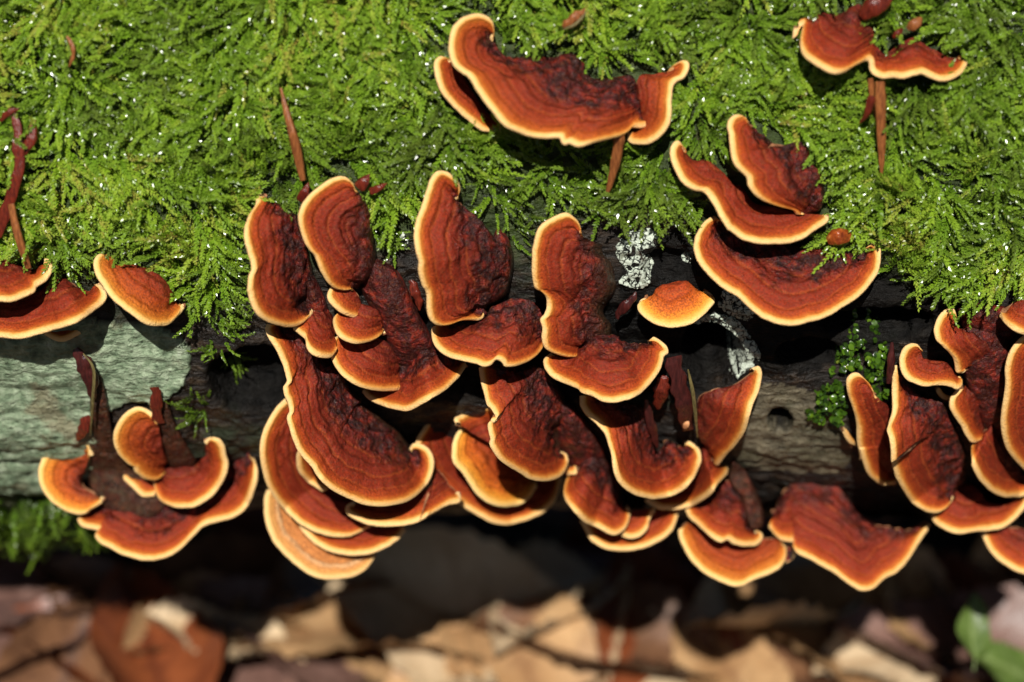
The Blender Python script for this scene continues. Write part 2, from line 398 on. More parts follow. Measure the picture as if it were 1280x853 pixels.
def bracket(label, rim, base, k=0.85, qb=8, bright=0.0, pale=0.0, dark=1.0, wall=(0, 0), sh=0.0, lip=1.0, blob=None, seed=[0], thick=1.0, dome=0.0, e=(0, 0)):
    seed[0] += 1; sd_ = seed[0] * 3.7
    rim = smooth_line(Z(rim), 2.4); n = len(rim)
    tl = np.arange(n)
    # uneven growing edge
    tg = np.gradient(rim, axis=0); nn = np.stack([-tg[:, 1], tg[:, 0]], 1); nn /= np.linalg.norm(nn, axis=1, keepdims=True) + 1e-9
    w = 1.5 * fbm(np.stack([tl / 17 + sd_, 0 * tl + sd_, 0 * tl], -1), 2) + 0.7 * fbm(np.stack([tl / 3.1, 0 * tl + sd_, 0 * tl + 4], -1), 2)
    rim = rim + nn * w[:, None]
    bas = smooth_line(Z(base), n=n)
    if e[0] or e[1]:                                 # hooked ends fan out from the end of the base line
        tt = np.clip((np.linspace(0, 1, n) - e[0]) / (1 - e[0] - e[1]), 0, 1) * .985 + .015 * np.linspace(0, 1, n)
        bas = np.stack([np.interp(tt, np.linspace(0, 1, n), bas[:, c]) for c in (0, 1)], 1)
    CAP_POLYS.append(np.vstack([rim, bas[::-1]]))
    L = np.linalg.norm(rim - bas, axis=1); Ls = np.convolve(np.pad(L, 12, 'edge'), np.hanning(25) / np.hanning(25).sum(), 'valid')[:n]
    Lmed = float(np.percentile(L, 80))
    rows = int(np.clip(Lmed / 2.4, 10, 46))
    rpx = 2.7 * thick                                # half thickness of the rim, px
    inset = np.minimum(9.5, L * 0.45)                # where the margin begins
    u = np.linspace(0, 1, rows)[:, None]
    s = u * (1 - inset / np.maximum(L, 1e-3))[None]  # cap rows reach the margin
    mrow = np.linspace(0, 1, 5)[1:, None]            # margin top rows
    s_m = (1 - inset / np.maximum(L, 1e-3))[None] * (1 - mrow) + (1 - rpx / np.maximum(L, rpx * 1.5))[None] * mrow
    S = np.vstack([s, s_m])
    xy = bas[None] * (1 - S[..., None]) + rim[None] * S[..., None]
    dist = (1 - S) * L[None]
    wav = 1 + 0.22 * fbm(np.stack([tl / 30 + sd_, 0 * tl, 0 * tl + 2], -1), 2)
    adv = qb + k * (Ls * wav)[None] * (S + 0.30 * S * (1 - S))
    bd = ref_depth(bas[:, 1]) + sh
    dep = bd[None] - adv * SC
    V = P3(xy[..., 0], xy[..., 1], dep)
    du = np.gradient(V, axis=1); dv = np.gradient(V, axis=0)
    Nn = np.cross(du, dv); Nn /= np.linalg.norm(Nn, axis=-1, keepdims=True) + 1e-12
    Nn *= np.where((Nn @ FWD) > 0, -1, 1)[..., None]
    for _ in range(3):                               # smooth normals along the rim
        Nn[:, 1:-1] = (Nn[:, :-2] + 2 * Nn[:, 1:-1] + Nn[:, 2:]) / 4
        Nn[1:-1] = (Nn[:-2] + 2 * Nn[1:-1] + Nn[2:]) / 4
    Nn /= np.linalg.norm(Nn, axis=-1, keepdims=True) + 1e-12
    # relief: growth ridges, radial folds, knobs towards the base, a raised lip
    ph = dist * 0.42 + 2.4 * fbm(V * 90, 2)
    rz = sstep(10, 20, dist)
    hgt = 0.00012 * np.sin(ph) * rz + 0.00022 * np.sin(ph * 0.37 + 1) * rz
    hgt += 0.0003 * fbm(np.stack([np.broadcast_to(tl / 14.0, dist.shape) + sd_, dist / 60, 0 * dist], -1), 2) * rz
    hgt += 0.0018 * fbm(V * 330, 3) * sstep(0.3 + 0.25 * dark, 0.05, S) * min(dark, 1.2) + 0.0006 * fbm(V * 300, 3) * rz
    hgt += lip * 0.00055 * np.exp(-((dist - 6.0) / 3.2) ** 2)
    if dome: hgt += dome * np.exp(-((S - .25) / .22) ** 2) * np.sin(np.pi * np.linspace(0, 1, n))[None] ** 2
    V = V + Nn * hgt[..., None]
    root = empty("bracket_fungus", bas_pt(bas, bd))
    ones = np.ones_like(dist)
    def A(dd, ss, wl=0.0):
        kk = dd.size
        return dict(d=dd.ravel(), s=ss.ravel(), bright=np.full(kk, bright), pale=np.full(kk, pale), dark=np.full(kk, dark), wall=np.broadcast_to(wl, dd.shape).ravel())
    # skirt behind the base, into the log
    m = 6; f = np.linspace(1, 0.0, m + 1)[:-1][:, None]
    far = log_depth(bas[:, 1]) + 0.006
    kx = bas[None] + (np.array(wall)[None, None] * (np.sqrt(1 - (1 - f) ** 2))[..., None])
    kd = dep[0][None] * (1 - f) + np.maximum(far, dep[0] + 0.004)[None] * f
    K = P3(kx[..., 0], kx[..., 1], kd); K = K - FWD * (0.0012 * fbm(K * 420, 3) * (f < 0.9))[..., None]
    capV = np.vstack([K, V[:rows]]); cd_ = np.vstack([np.broadcast_to(dist[0], (m, n)) + 10, dist[:rows]]); cs = np.vstack([np.zeros((m, n)) - 0.15, S[:rows]])
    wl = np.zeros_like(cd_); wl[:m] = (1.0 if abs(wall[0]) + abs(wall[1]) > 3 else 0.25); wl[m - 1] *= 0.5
    obj("cap", mesh_from("cap", rebase(capV.reshape(-1, 3), root), grid_faces(rows + m, n), A(cd_, cs, wl)), M_CAP, root)
    # margin: last cap row, lip rows, then round the edge to the underside
    last = V[-1]; nl = Nn[-1]
    out = last - V[-3]; out /= np.linalg.norm(out, axis=-1, keepdims=True) + 1e-12
    nl = nl - out * np.sum(nl * out, -1, keepdims=True); nl /= np.linalg.norm(nl, axis=-1, keepdims=True) + 1e-12
    r = rpx * SC
    cen = last - nl * r
    ang = np.radians(np.linspace(0, 180, 8)[1:])
    arc = np.stack([cen + r * (out * math.sin(a) + nl * math.cos(a)) for a in ang])
    mv = np.concatenate([V[rows - 1:], arc])
    md = np.vstack([dist[rows - 1:], np.broadcast_to(dist[-1] * 0.5, (3, n)), np.zeros((len(ang) - 3, n))])
    ms = np.vstack([S[rows - 1:], np.ones((len(ang), n))])
    obj("margin", mesh_from("margin", rebase(mv.reshape(-1, 3), root), grid_faces(len(mv), n), A(md, np.maximum(ms, 0.8))), M_CAP, root)
    # underside back to the base
    uu = np.linspace(0, 1, 7)
    idx = np.round((1 - uu) * (len(V) - 1)).astype(int)
    und = np.stack([V[i] + ((FWD * q_ - Nn[i] * (1 - q_)) * (2 * r + 0.003 * q_)) for i, q_ in zip(idx, uu)]); und[0] = arc[-1]
    obj("underside", mesh_from("underside", rebase(und.reshape(-1, 3), root), grid_faces(7, n)), M_UND, root)
    for b in (blob or []): attachment(root, Z(b[0]), *b[1:])
    tag(root, label, "fungus", "rust red bracket fungi growing on the log")
    return root
def bas_pt(bas, bd):
    i = len(bas) // 2
    return P3(bas[i, 0], bas[i, 1], bd[i])

# --- tall columns on the left of the big cluster
bracket("crescent bracket fungus starting the row of tall columns, beside the ringed fan bracket",
  "z1 205,190 185,170 160,200 150,250 105,320 80,400 80,480 100,560 125,640 130,690 110,740 105,830 z2 105,30 125,110 165,180 225,225 300,255 400,270 465,250 515,205 540,160 530,135",
  "z1 215,205 260,215 330,255 420,320 450,420 480,560 510,700 z2 480,40 490,100 520,140", wall=(7, 3), e=(0.04, 0.08), dark=1.3, qb=26,
  blob=[("p 372,330 385,335 402,362 412,392 416,415 395,412 382,392 375,365", 0, 30)])
bracket("small two-lobed red bracket tucked beneath the first crescent column bracket",
  "z2 405,280 450,320 485,350 495,400 530,445 590,470 655,472 690,440", "z2 460,120 520,110 590,120 660,170 700,250", qb=12, dark=0.6)
bracket("largest hooked bracket of the cluster, long left edge curling into a hook",
  "z2 230,240 218,280 240,340 290,420 330,500 360,590 372,640 345,670 345,700 355,740 z3 262,130 275,200 260,240 270,290 300,380 340,470 420,560 480,650 580,730 700,780 800,815 930,822 1050,800 1130,755 1200,680 1240,590 1245,510 1215,440 1160,400 1105,395 1082,430",
  "z2 330,255 430,300 500,390 600,500 690,570 750,680 830,760 z3 700,130 790,200 880,270 960,330 1010,400 1060,465 1090,470", e=(0, 0.17), dark=1.2, qb=36, k=0.62, wall=(8, -4))
bracket("broad crescent bracket directly under the largest hooked bracket",
  "z3 240,100 180,170 120,260 85,350 75,460 90,560 120,670 170,760 240,840 z4 260,330 340,400 440,460 560,492 660,492 740,465 805,420",
  "z3 300,150 400,300 480,450 600,600 740,700 880,770 940,790", qb=0, dark=0.3, k=0.75)
bracket("thin pale sliver of bracket between the hooked bracket and the crescent below it",
  "z3 330,455 315,490 325,580 370,640 440,690 500,725 512,700", "z3 400,440 430,500 480,570 530,640 560,690", qb=44, k=0.7, dark=0.0)
bracket("pale tan striped bracket, lowest of the stack under the hooked bracket",
  "z4 125,170 105,220 100,320 120,420 170,530 260,630 370,720 480,770 620,772 730,745 800,690 840,620",
  "z4 240,200 330,330 440,430 560,500 700,540 800,560 850,570", pale=1.0, dark=0.0, qb=-4, k=0.75)
bracket("narrow bracket sandwiched just above the pale tan striped one",
  "z4 340,410 380,470 440,530 530,580 640,612 760,615 860,590 960,540 1030,480 1050,440", "z4 430,390 560,420 700,420 850,410 960,400 1030,410", qb=14, k=0.9, dark=0.3)
bracket("long shallow bracket with a pointed left tip under the hook's curl",
  "z4 690,280 650,295 660,335 730,380 820,412 960,422 1080,410 1180,370 1280,310 z7 130,810 250,745 330,705 395,690 405,665 385,630",
  "z4 720,270 850,260 1000,240 1150,190 1240,130 z7 250,470 300,540 370,620", e=(0.06, 0.04), qb=78, dark=0.4, k=0.9)
# --- second column
bracket("fan shaped upright bracket with fine rings beside a dark red bud",
  "z1 812,150 805,100 760,60 700,55 620,90 540,150 470,225 437,310 440,390 470,480 510,545 545,585 570,650 600,720 650,790 720,820 780,820",
  "z1 820,160 850,210 880,300 890,400 900,500 910,590 905,660 880,720 820,765 790,800", wall=(11, 2), e=(0.08, 0), qb=36, k=0.6,
  blob=[("p 455,322 475,325 500,342 520,385 540,425 545,448 515,462 490,450 478,420 462,385 450,355", 0, 34)])
bracket("tiny lobe directly under the ringed fan shaped bracket",
  "z2 660,-15 630,40 640,90 690,145 760,190 835,208 838,190", "z2 720,-20 800,10 860,90 850,160", qb=34, k=0.6, dark=0.3)
bracket("small rounded lobe, second below the ringed fan shaped bracket",
  "z2 720,170 670,195 665,250 690,310 740,350 830,378 920,365 975,330 1000,295", "z2 770,150 860,110 950,140 1000,220 1005,280", e=(0.1, 0.05), qb=30, k=0.6, dark=0.3)
bracket("half-moon bracket with clear rings below two small lobes",
  "z2 725,322 670,340 652,400 660,470 700,550 760,610 830,655 930,690 1030,698 1120,690 1175,675 1175,650 1140,640",
  "z2 770,330 900,340 1000,340 1080,420 1120,540 1135,625", e=(0.05, 0.08), qb=26, k=0.6, dark=0.5)
bracket("wide lowest bracket of the second column, above a black gap",
  "z2 860,690 900,740 980,785 1080,815 1180,820 z6 200,800 290,750 360,690 410,640 445,590 455,560",
  "z2 960,660 1100,560 1200,480 z6 150,430 260,480 350,520 430,548", dark=1.3, qb=10, k=0.7)
# --- third column
bracket("tall finger-like bracket with a bent orange tip pointing up into the moss",
  "z5 372,268 405,200 395,140 350,95 290,65 240,72 200,120 170,200 140,300 110,400 92,500 100,590 120,680 120,760 150,853 z6 160,60 175,120 175,200 190,260 230,300 290,305 350,285 430,272 520,272 570,245",
  "z5 368,285 370,320 450,335 530,430 610,520 690,560 710,660 690,780 z6 660,70 600,120 540,160 555,220", e=(0.12, 0.05), dark=1.4, qb=34, k=0.55, wall=(10, 5),
  blob=[("p 622,285 636,300 640,335 630,362 605,372 595,350 605,320", 12, 16)])
bracket("double lobed bracket with a notch, under the finger-like bracket",
  "z6 290,312 215,312 203,350 215,420 260,480 330,520 420,545 500,565 560,585 605,570 635,540 665,545 692,568 702,585 770,582 850,555 910,515 950,470 955,440",
  "z6 340,285 450,285 560,235 620,180 750,130 880,150 930,250 940,400", dark=1.3, qb=14, k=0.6)
bracket("long dark bracket with a cracked waist and hooked right end",
  "z6 520,585 530,660 550,740 575,830 z7 600,60 632,125 622,152 590,150 585,190 590,220 605,270 600,310 640,380 700,440 800,500 870,540 950,552 1030,540 1090,505 1125,450 1130,390 1110,355 1070,365",
  "z6 640,570 760,580 900,580 980,680 1040,780 z7 1060,80 1020,220 1020,300 1065,350", e=(0, 0.1), dark=1.4, qb=14, k=0.65, wall=(12, 3),
  blob=[("p 690,500 712,505 735,530 752,560 760,590 745,605 722,600 705,570 692,540", -6, 30)])
bracket("glowing orange bracket half hidden under the cracked dark one",
  "z7 400,185 360,250 340,340 350,430 410,490 460,560 520,640 590,690 680,715 770,710 840,680 890,620 925,570",
  "z7 420,185 480,220 560,270 640,330 740,430 830,510 900,555", qb=-20, bright=1.0, dark=0.3, k=0.75)
bracket("little folded red flap resting on top of the glowing orange bracket",
  "z7 378,142 362,115 395,97 450,62 520,40 575,35 640,40", "z7 400,168 470,212 540,258 610,285 640,230 650,100", qb=14, k=0.35, dark=0.2)
bracket("wide red bracket at the back, beneath the glowing orange one",
  "z7 265,85 215,95 175,150 130,220 100,285 110,400 180,520 280,630 400,700 440,730 500,765 600,820 700,840 800,820 870,800 960,755 1030,690 1070,600 1090,530",
  "z7 370,60 420,100 480,220 580,350 740,450 900,520 1050,500", qb=-44, sh=0.006, k=0.7, dark=0.3)
# --- fourth column
bracket("upright ear shaped bracket with wavy stripes, left of the white lichen patch",
  "z5 1200,490 1197,415 1150,365 1100,345 1040,365 970,405 920,460 885,560 872,660 870,750 885,853 z6 900,60 960,110 975,160 960,230 930,270 945,330 940,400 960,460 1020,495 1110,522 1185,525 1190,500",
  "z5 1200,520 1210,590 1260,640 1285,720 1290,830 z8 460,60 510,150 510,250 480,320 450,380", e=(0.1, 0.03), qb=28, k=0.55, wall=(28, 8))
bracket("round fan bracket with bright rings and a notched upper right corner",
  "z8 260,395 210,420 215,480 260,545 340,590 430,625 460,655 540,680 600,708 680,715 760,700 840,670 910,610 960,550 1000,490 1022,405 1050,380 1040,340 990,290 945,265 930,290",
  "z8 320,390 430,370 460,320 560,270 680,265 740,310 830,325 905,322 925,300", e=(0.03, 0.09), dark=1.1, qb=22, k=0.75)
bracket("long bracket with a curled right end beside the maroon leaf scrap",
  "y1 185,240 185,300 220,360 290,425 345,490 375,570 400,660 y2 415,210 450,290 510,350 590,385 680,398 770,385 850,355 920,300 970,230 998,150 995,90 965,40 915,5 893,15",
  "y1 300,240 450,290 600,330 650,480 690,600 730,590 770,545 830,580 875,585", e=(0, 0.12), qb=10, k=0.7, dark=1.3)
bracket("bracket peeking out under the curled one, with a folded right corner",
  "y2 615,400 660,440 720,465 800,470 880,460 960,430 1040,380 1100,310 1140,265 1175,225 1178,180 1150,165 1120,190",
  "y2 700,390 830,330 930,240 980,120 1000,30 1060,80 1105,180", e=(0.04, 0.1), qb=-10, k=0.7, dark=0.2)
bracket("red fan bracket below the round black hole with its pale edge on the right",
  "y3 765,115 785,92 808,105 820,150 805,240 770,330 740,430 710,530 650,620 580,700 520,770 500,745 498,710",
  "y3 735,150 640,215 500,255 400,300 380,420 390,540 430,630 490,700", e=(0.04, 0.06), qb=16, k=0.5, dark=0.5)
bracket("dark bracket hanging below the cracked one, with an angular lower edge",
  "y2 150,240 95,260 70,340 80,410 150,490 220,560 300,590 370,630 430,640 490,600 520,530 522,480 500,460",
  "y2 170,215 230,140 330,120 400,230 430,360 470,450", e=(0.06, 0.08), dark=1.3, qb=12, k=0.65, wall=(8, 3))
bracket("tiny pale knob of a bracket in the gap right of the cracked bracket's hook",
  "y2 90,238 130,240 168,236 177,212 165,188", "y2 95,200 120,185 140,180 155,180 160,182", qb=30, k=0.6, dark=0.0)
bracket("small orange lobe squeezed beside the angular dark bracket",
  "y2 460,645 520,665 590,650 640,600 660,530 690,480", "y2 500,560 530,490 580,470 640,465 680,460", qb=4, k=0.6, dark=0.2)
bracket("shadowed lowest bracket beneath the small orange lobe",
  "y2 180,540 220,620 260,680 350,730 470,747 600,730 720,680 800,620 830,560 850,480", "y2 300,530 450,540 600,520 720,460 820,450", qb=-34, k=0.7, dark=0.3)
bracket("ragged dark bracket with a chipped pale edge above a smooth rounded one",
  "y4 85,255 110,310 170,365 240,425 320,475 370,460 420,490 500,500 570,490 605,450 600,410 570,400",
  "y4 150,210 280,130 370,60 480,120 510,250 500,330 545,390", e=(0.03, 0.1), qb=-10, k=0.7, dark=1.3, wall=(6, 2),
  blob=[("p 915,575 932,590 950,630 952,655 938,660 925,625 912,600", 0, 16, 0.0, 0.6)])
bracket("smooth rounded bracket with an orange border under the ragged dark one",
  "y4 45,390 60,470 110,570 180,650 280,715 400,765 470,765 530,735 640,690 730,640 765,570 765,500 740,485",
  "y4 120,330 250,400 400,440 560,450 680,450 730,475", e=(0.05, 0.08), qb=-30, k=0.8, bright=0.35, dark=0.2)
bracket("tiny pale lobe between the rounded bracket and the big blurred one",
  "y4 765,615 800,598 828,562 810,515", "y4 750,560 765,530 780,515 790,510", qb=-26, k=0.5, dark=2.6)
bracket("big blurred crimson bracket with a pointed lower lip under the pale wood",
  "y8 0,430 30,470 80,515 150,530 178,520 165,560 190,605 270,640 360,690 440,730 520,790 600,840 650,850 710,830 780,770 860,730 930,660 985,580 1030,500 1090,410",
  "y8 40,330 90,210 200,120 360,110 500,190 600,330 700,400 850,440 980,430 1075,395", qb=-46, k=0.55)
# --- cluster at the right edge
bracket("narrow tongue shaped bracket right of the pale wood and liverwort",
  "y5 505,415 465,340 415,265 365,240 315,270 300,330 320,420 350,500 370,600 375,720 400,830 y7 165,190 200,310 230,390 280,440 340,468 400,460 425,445",
  "y5 515,430 580,460 600,540 605,650 610,800 y7 390,200 405,330 425,430", e=(0.14, 0.02), qb=46, k=0.55, dark=0.25)
bracket("minute pale tip poking out left of the tongue shaped bracket",
  "y5 280,620 300,680 340,730 372,748", "y5 300,615 325,650 350,690 372,730", qb=36, k=0.5, dark=0.0)
bracket("tall bracket with a straight pale left edge and black inner side",
  "y5 650,200 635,188 615,220 608,340 612,500 590,580 575,630 590,680 605,760 610,853 y7 385,180 395,290 410,380 450,470 510,560 570,615 640,650 710,652 770,615 808,560 800,548",
  "y5 665,260 720,340 830,420 930,455 1000,600 1060,740 y7 860,330 850,420 800,470 800,535", e=(0.04, 0.06), dark=1.4, qb=40, k=0.6, wall=(8, 4))
bracket("low wide bracket under the tall straight edged one",
  "y7 680,655 665,675 675,705 720,745 800,780 880,787 960,778 1060,770 1150,750 1220,700 1280,630 1340,540",
  "y7 780,540 850,450 950,470 1050,580 1200,580 1310,520", qb=-10, k=0.8, dark=0.3)
bracket("bracket curled like a snail with a white tipped end",
  "y5 800,80 790,50 740,42 690,75 660,140 662,220 690,280 750,320 830,345 920,335 1010,345 1050,362 1085,340 1085,305 1045,285",
  "y5 808,100 825,155 900,165 980,180 1040,250 1050,275", e=(0.15, 0.06), qb=34, k=0.6, dark=0.3)
bracket("ridge shaped bracket edge dropping from the snail curled one",
  "y5 1055,365 1030,390 1000,430 1000,490 1040,560 1080,620 1110,680 1150,720 1195,710 1205,685",
  "y5 1100,330 1170,400 1190,470 1200,530 1225,600 1230,650", qb=24, k=0.5, dark=0.6,
  blob=[("p 1195,415 1220,405 1255,420 1262,460 1258,500 1250,545 1232,540 1215,500 1205,470 1200,440", 8, 26)])
bracket("upright crescent bracket with an orange inner band, topmost of the right cluster",
  "y6 826,140 820,90 780,78 720,120 680,200 685,280 730,340 790,400 815,450 825,500 840,515 880,480 888,440",
  "y6 828,155 830,200 900,250 1000,270 1060,340 990,430 900,465", e=(0.1, 0.06), qb=28, k=0.5, dark=0.5,
  blob=[("p 1195,385 1225,378 1260,385 1275,400 1262,425 1230,425 1205,412", 0, 24)])
bracket("tiny curled loop of bracket under the snail curled one",
  "y6 690,612 700,650 740,690 795,702", "y6 715,610 735,645 765,665 800,680", qb=10, k=0.4, dark=0.0)
bracket("rounded bracket with a long dark upper part under the ridge shaped one",
  "y7 975,190 925,195 918,260 935,340 980,430 1050,500 1130,540 1200,547 1280,540 1350,500",
  "y7 1000,160 1080,30 1140,130 1180,260 1250,370 1345,430", qb=8, k=0.6, dark=0.6)
bracket("long upright pale edged bracket overlapping the ridge shaped one from the right",
  "y6 1300,250 1220,320 1170,400 1145,500 1150,600 1140,700 1125,830 y7 1125,80 1140,170 1180,260 1240,330 1300,385 1380,420",
  "y6 1330,260 1400,340 1430,450 1440,600 1450,750 y7 1440,60 1430,200 1420,330", qb=40, k=0.45)
bracket("small upward pointing bracket above the long upright one",
  "y6 1110,130 1150,190 1220,240 1290,270 1360,270", "y6 1160,115 1210,50 1300,20 1380,50 1400,150", qb=40, k=0.5, dark=0.3)
bracket("dim blurred bracket low in the shade under the right cluster",
  "p 1226,668 1236,688 1255,706 1280,718 1310,715 1330,700", "p 1240,662 1262,660 1282,662 1305,664 1325,680", qb=-30, k=0.6, dark=0.5)
# --- cluster at lower left
bracket("orange banded round bracket on the dark stalk over green bark",
  "x2 437,400 430,340 400,310 340,298 260,315 180,370 120,440 92,520 100,610 130,680 180,740 250,790 330,820 400,820 440,790 520,745 520,722",
  "x2 442,430 410,510 375,570 380,635 440,675 510,708", e=(0.06, 0.08), qb=20, k=0.5, bright=0.7, dark=0.6)
bracket("upper rounded bracket of the left stalk cluster with a glowing rim",
  "x2 880,190 850,150 790,110 730,105 660,150 610,220 587,300 600,380 640,440 690,485 720,500 740,540 790,580 850,597 890,590 910,560",
  "x2 888,205 905,270 920,350 940,470 930,530", e=(0.05, 0.04), qb=26, k=0.55, bright=0.3, dark=0.4,
  blob=[("p 193,488 206,492 218,525 236,560 246,578 235,590 212,585 198,560 194,525", -4, 22, 0.0, 0.7)])
bracket("sickle shaped bracket whose right end hooks upward on the left cluster",
  "x3 548,235 550,290 580,350 640,390 720,408 820,400 910,350 970,290 1020,210 1045,120 1035,50 p 282,558 275,548 265,545 259,551",
  "x3 560,215 610,150 700,130 800,130 850,90 890,50 p 256,562 258,555", e=(0.02, 0.1), qb=14, k=0.6, dark=0.5)
bracket("tiny tongue of bracket between the left cluster's stalk and the sickle",
  "x3 350,175 328,195 370,240 410,280 440,310 480,332 550,325", "x3 385,155 440,185 520,230 560,260", qb=12, k=0.6, dark=0.1)
bracket("widest bracket of the left cluster with a scalloped lower edge",
  "x3 100,445 40,455 30,490 60,530 140,550 180,562 150,590 190,640 250,670 320,715 410,745 470,757 560,750 660,720 740,660 810,590 870,530 960,500 1060,475 1140,430 1190,350 1230,240 1240,150 1215,80 1190,65",
  "x3 140,400 210,370 330,310 450,360 600,380 720,380 850,340 960,260 1040,160 1110,80 1175,50", e=(0.03, 0.05), qb=-14, k=0.7, dark=1.4,
  blob=[("p 112,470 124,462 134,500 145,550 168,592 205,625 190,650 150,645 122,625 110,590 112,530", -2, 22, 0.0, 0.8)])
# --- left edge of the log
bracket("bracket at the moss edge with a curled right tip, above a wider one",
  "x1 -160,420 -60,425 0,415 80,415 160,385 230,350 250,312 310,270 345,210 348,160 330,125 300,130",
  "x1 -180,150 -60,110 30,140 120,170 210,195 285,175", e=(0, 0.08), qb=28, k=0.8, dark=0.5,
  blob=[("p -8,290 14,292 24,315 22,336 5,338 -12,325", -10, 22)])
bracket("wide flat bracket at the moss edge over pale green bark",
  "x1 -160,640 0,655 130,660 230,640 380,600 500,560 600,500 680,430 710,380 690,330 650,285",
  "x1 -180,420 100,380 250,350 350,265 430,255 520,325 590,345 635,300", e=(0, 0.07), qb=14, k=0.9, dark=0.3)
bracket("small dim bracket in the shade under the wide flat one",
  "x1 290,630 340,665 400,685 460,672 540,625", "x1 320,600 380,595 450,590 520,590", qb=0, k=0.7, dark=0.3)
bracket("lone petal shaped bracket sloping off the moss above green bark",
  "x1 770,150 740,115 680,88 635,105 620,170 640,240 690,320 740,390 820,460 910,530 980,575 1070,583 1130,570 1190,510 1228,450 1220,430",
  "x1 800,160 900,170 1000,205 1090,260 1140,330 1150,390 1200,435", e=(0.1, 0.08), qb=22, k=0.8, bright=0.45, dark=0.3)
# --- the mossy top
bracket("large trough shaped bracket standing out of the moss above the others",
  "x4 448,262 472,190 455,130 400,95 340,88 250,115 190,180 165,270 165,360 190,430 250,485 290,510 350,610 430,720 520,830 x5 0,605 100,640 200,652 310,652 330,688 352,697 368,684 440,712 540,690 660,665 740,640 800,595 870,595 930,570 940,540 900,512",
  "x4 450,290 520,370 600,400 720,380 860,385 950,370 1050,430 1100,510 x5 600,260 720,245 800,240 840,330 860,450 885,505", e=(0.1, 0.05), dark=1.5, qb=16, k=0.75, bright=0.15)
bracket("folded right flap of bracket with a twisted tip next to the trough shaped one",
  "x5 775,625 765,650 775,682 830,703 910,698 980,660 1040,590 1065,500 1070,400 1080,310 1110,270 1160,240 1185,170 1160,130 1100,150 1070,205",
  "x5 840,590 850,480 830,330 860,235 950,230 1045,215", e=(0.05, 0.14), qb=18, k=0.6, bright=0.15, dark=0.2)
bracket("slim leaf shaped bracket leaning against the trough shaped one's left",
  "x4 165,410 115,370 70,400 65,470 85,560 130,650 220,740 310,815 p 600,163 612,166 634,162",
  "x4 200,430 270,520 340,640 430,760 p 620,152 634,158", e=(0.08, 0.03), qb=14, k=0.75, dark=0.2)
bracket("wavy ruffled bracket high in the moss with brown bud scales under it",
  "x8 60,262 68,215 95,172 128,180 112,230 105,310 130,380 190,430 270,480 340,500 400,490 470,450 550,415 578,435 578,475 600,510 650,530 720,520 790,527 860,510 920,495 980,520 1050,545 1120,535 1180,500 1225,440 1225,405 1195,410",
  "x8 120,140 180,115 280,95 380,90 470,50 540,60 570,200 600,290 660,360 720,330 830,265 900,275 1000,340 1100,385 1175,400", e=(0.05, 0.04), qb=20, k=0.9, lip=1.3, dark=0.7)
bracket("short bracket with a notched front rising from moss between bigger shelves",
  "x6 560,185 545,110 505,65 450,75 420,130 430,220 440,320 470,410 545,490 555,550 600,610 660,655 740,675 830,690 865,722 885,742 902,715",
  "x6 575,200 660,215 760,290 860,310 920,250 990,400 1050,560 1030,690 930,735", e=(0.08, 0.05), dark=1.4, qb=28, k=0.6, wall=(4, 2))
bracket("S-curved bracket whose left horn reaches up into the moss",
  "x6 130,305 110,250 80,240 45,280 40,350 70,440 120,520 190,575 260,595 310,650 360,740 420,840 x7 280,160 360,215 450,240 560,245 680,238 770,205 850,150 920,105 940,70 930,50",
  "x6 140,320 200,375 290,385 390,460 450,530 520,560 600,660 750,700 880,730 960,730 1060,745", e=(0.07, 0.03), qb=24, k=0.85, dark=0.2)
bracket("big bowl shaped bracket casting a black shadow above the small yellow one",
  "x7 205,75 170,50 120,75 80,120 40,200 32,280 60,360 110,430 170,490 240,550 330,600 420,680 500,740 600,780 700,788 800,765 920,735 1040,670 1130,610 1210,530 1270,440 1290,360 1290,270 1250,225 1210,240 1195,280",
  "x7 230,110 320,190 450,240 650,250 820,270 930,280 1090,305 1180,285", e=(0.07, 0.07), qb=12, k=0.6, dark=1.4)
bracket("small bright yellow orange young bracket with a domed centre, alone on black bark",
  "p 817,379 803,378 796,383 801,393 818,405 840,410 861,407 877,397 891,383 895,374 888,370 876,367",
  "p 819,375 821,364 837,355 851,352 864,358 872,366", qb=-6, k=0.35, bright=0.8, dark=0.0, lip=0.6, dome=0.0016)

# ------------------------------------------------------------------ crustose lichen patches on the bark
K5 = 1 / 3.709
def lichen(label, pts, lift=0.0007):
    q = smooth_line(pts + [pts[0]], 2.0)
    x0, y0 = q.min(0) - 4; x1, y1 = q.max(0) + 4
    gx, gy = np.meshgrid(np.arange(x0, x1, 1.3), np.arange(y0, y1, 1.3), indexing='ij')
    wb = 3.2 * fbm(np.stack([gx / 6, gy / 6, 0 * gx], -1), 3)
    ins = inside(q, gx + wb, gy + wb * 0.8)
    ins &= vnoise(np.stack([gx / 5.5, gy / 5.5, 0 * gx + 8], -1)) > -0.72
    er = ins.copy(); er[1:] &= ins[:-1]; er[:-1] &= ins[1:]; er[:, 1:] &= ins[:, :-1]; er[:, :-1] &= ins[:, 1:]
    V, n = surf(gx, gy, np.where(er, lift, -0.0006)); V = V + n * (0.0003 * fbm(V * 1500, 2))[..., None]
    F = grid_faces(*gx.shape); keep = ins.ravel()[F].any(1); F = F[keep]
    use, F2 = np.unique(F, return_inverse=True)
    o = obj("lichen_patch", mesh_from("lichen_patch", V.reshape(-1, 3)[use], F2.reshape(-1, 4)), M_LICH)
    tag(o, label, "lichen", "pale crustose lichen patches on dark bark")
def zz(txt): return [(740 + float(a) * K5, 270 + float(b) * K5) for a, b in (w.split(',') for w in txt.split())]
lichen("largest whitish cracked lichen patch, left above the small yellow bracket", zz("180,85 120,130 105,170 120,220 160,290 112,325 170,352 235,360 270,320 295,275 270,220 240,190 245,165 290,150 320,120 260,70"))
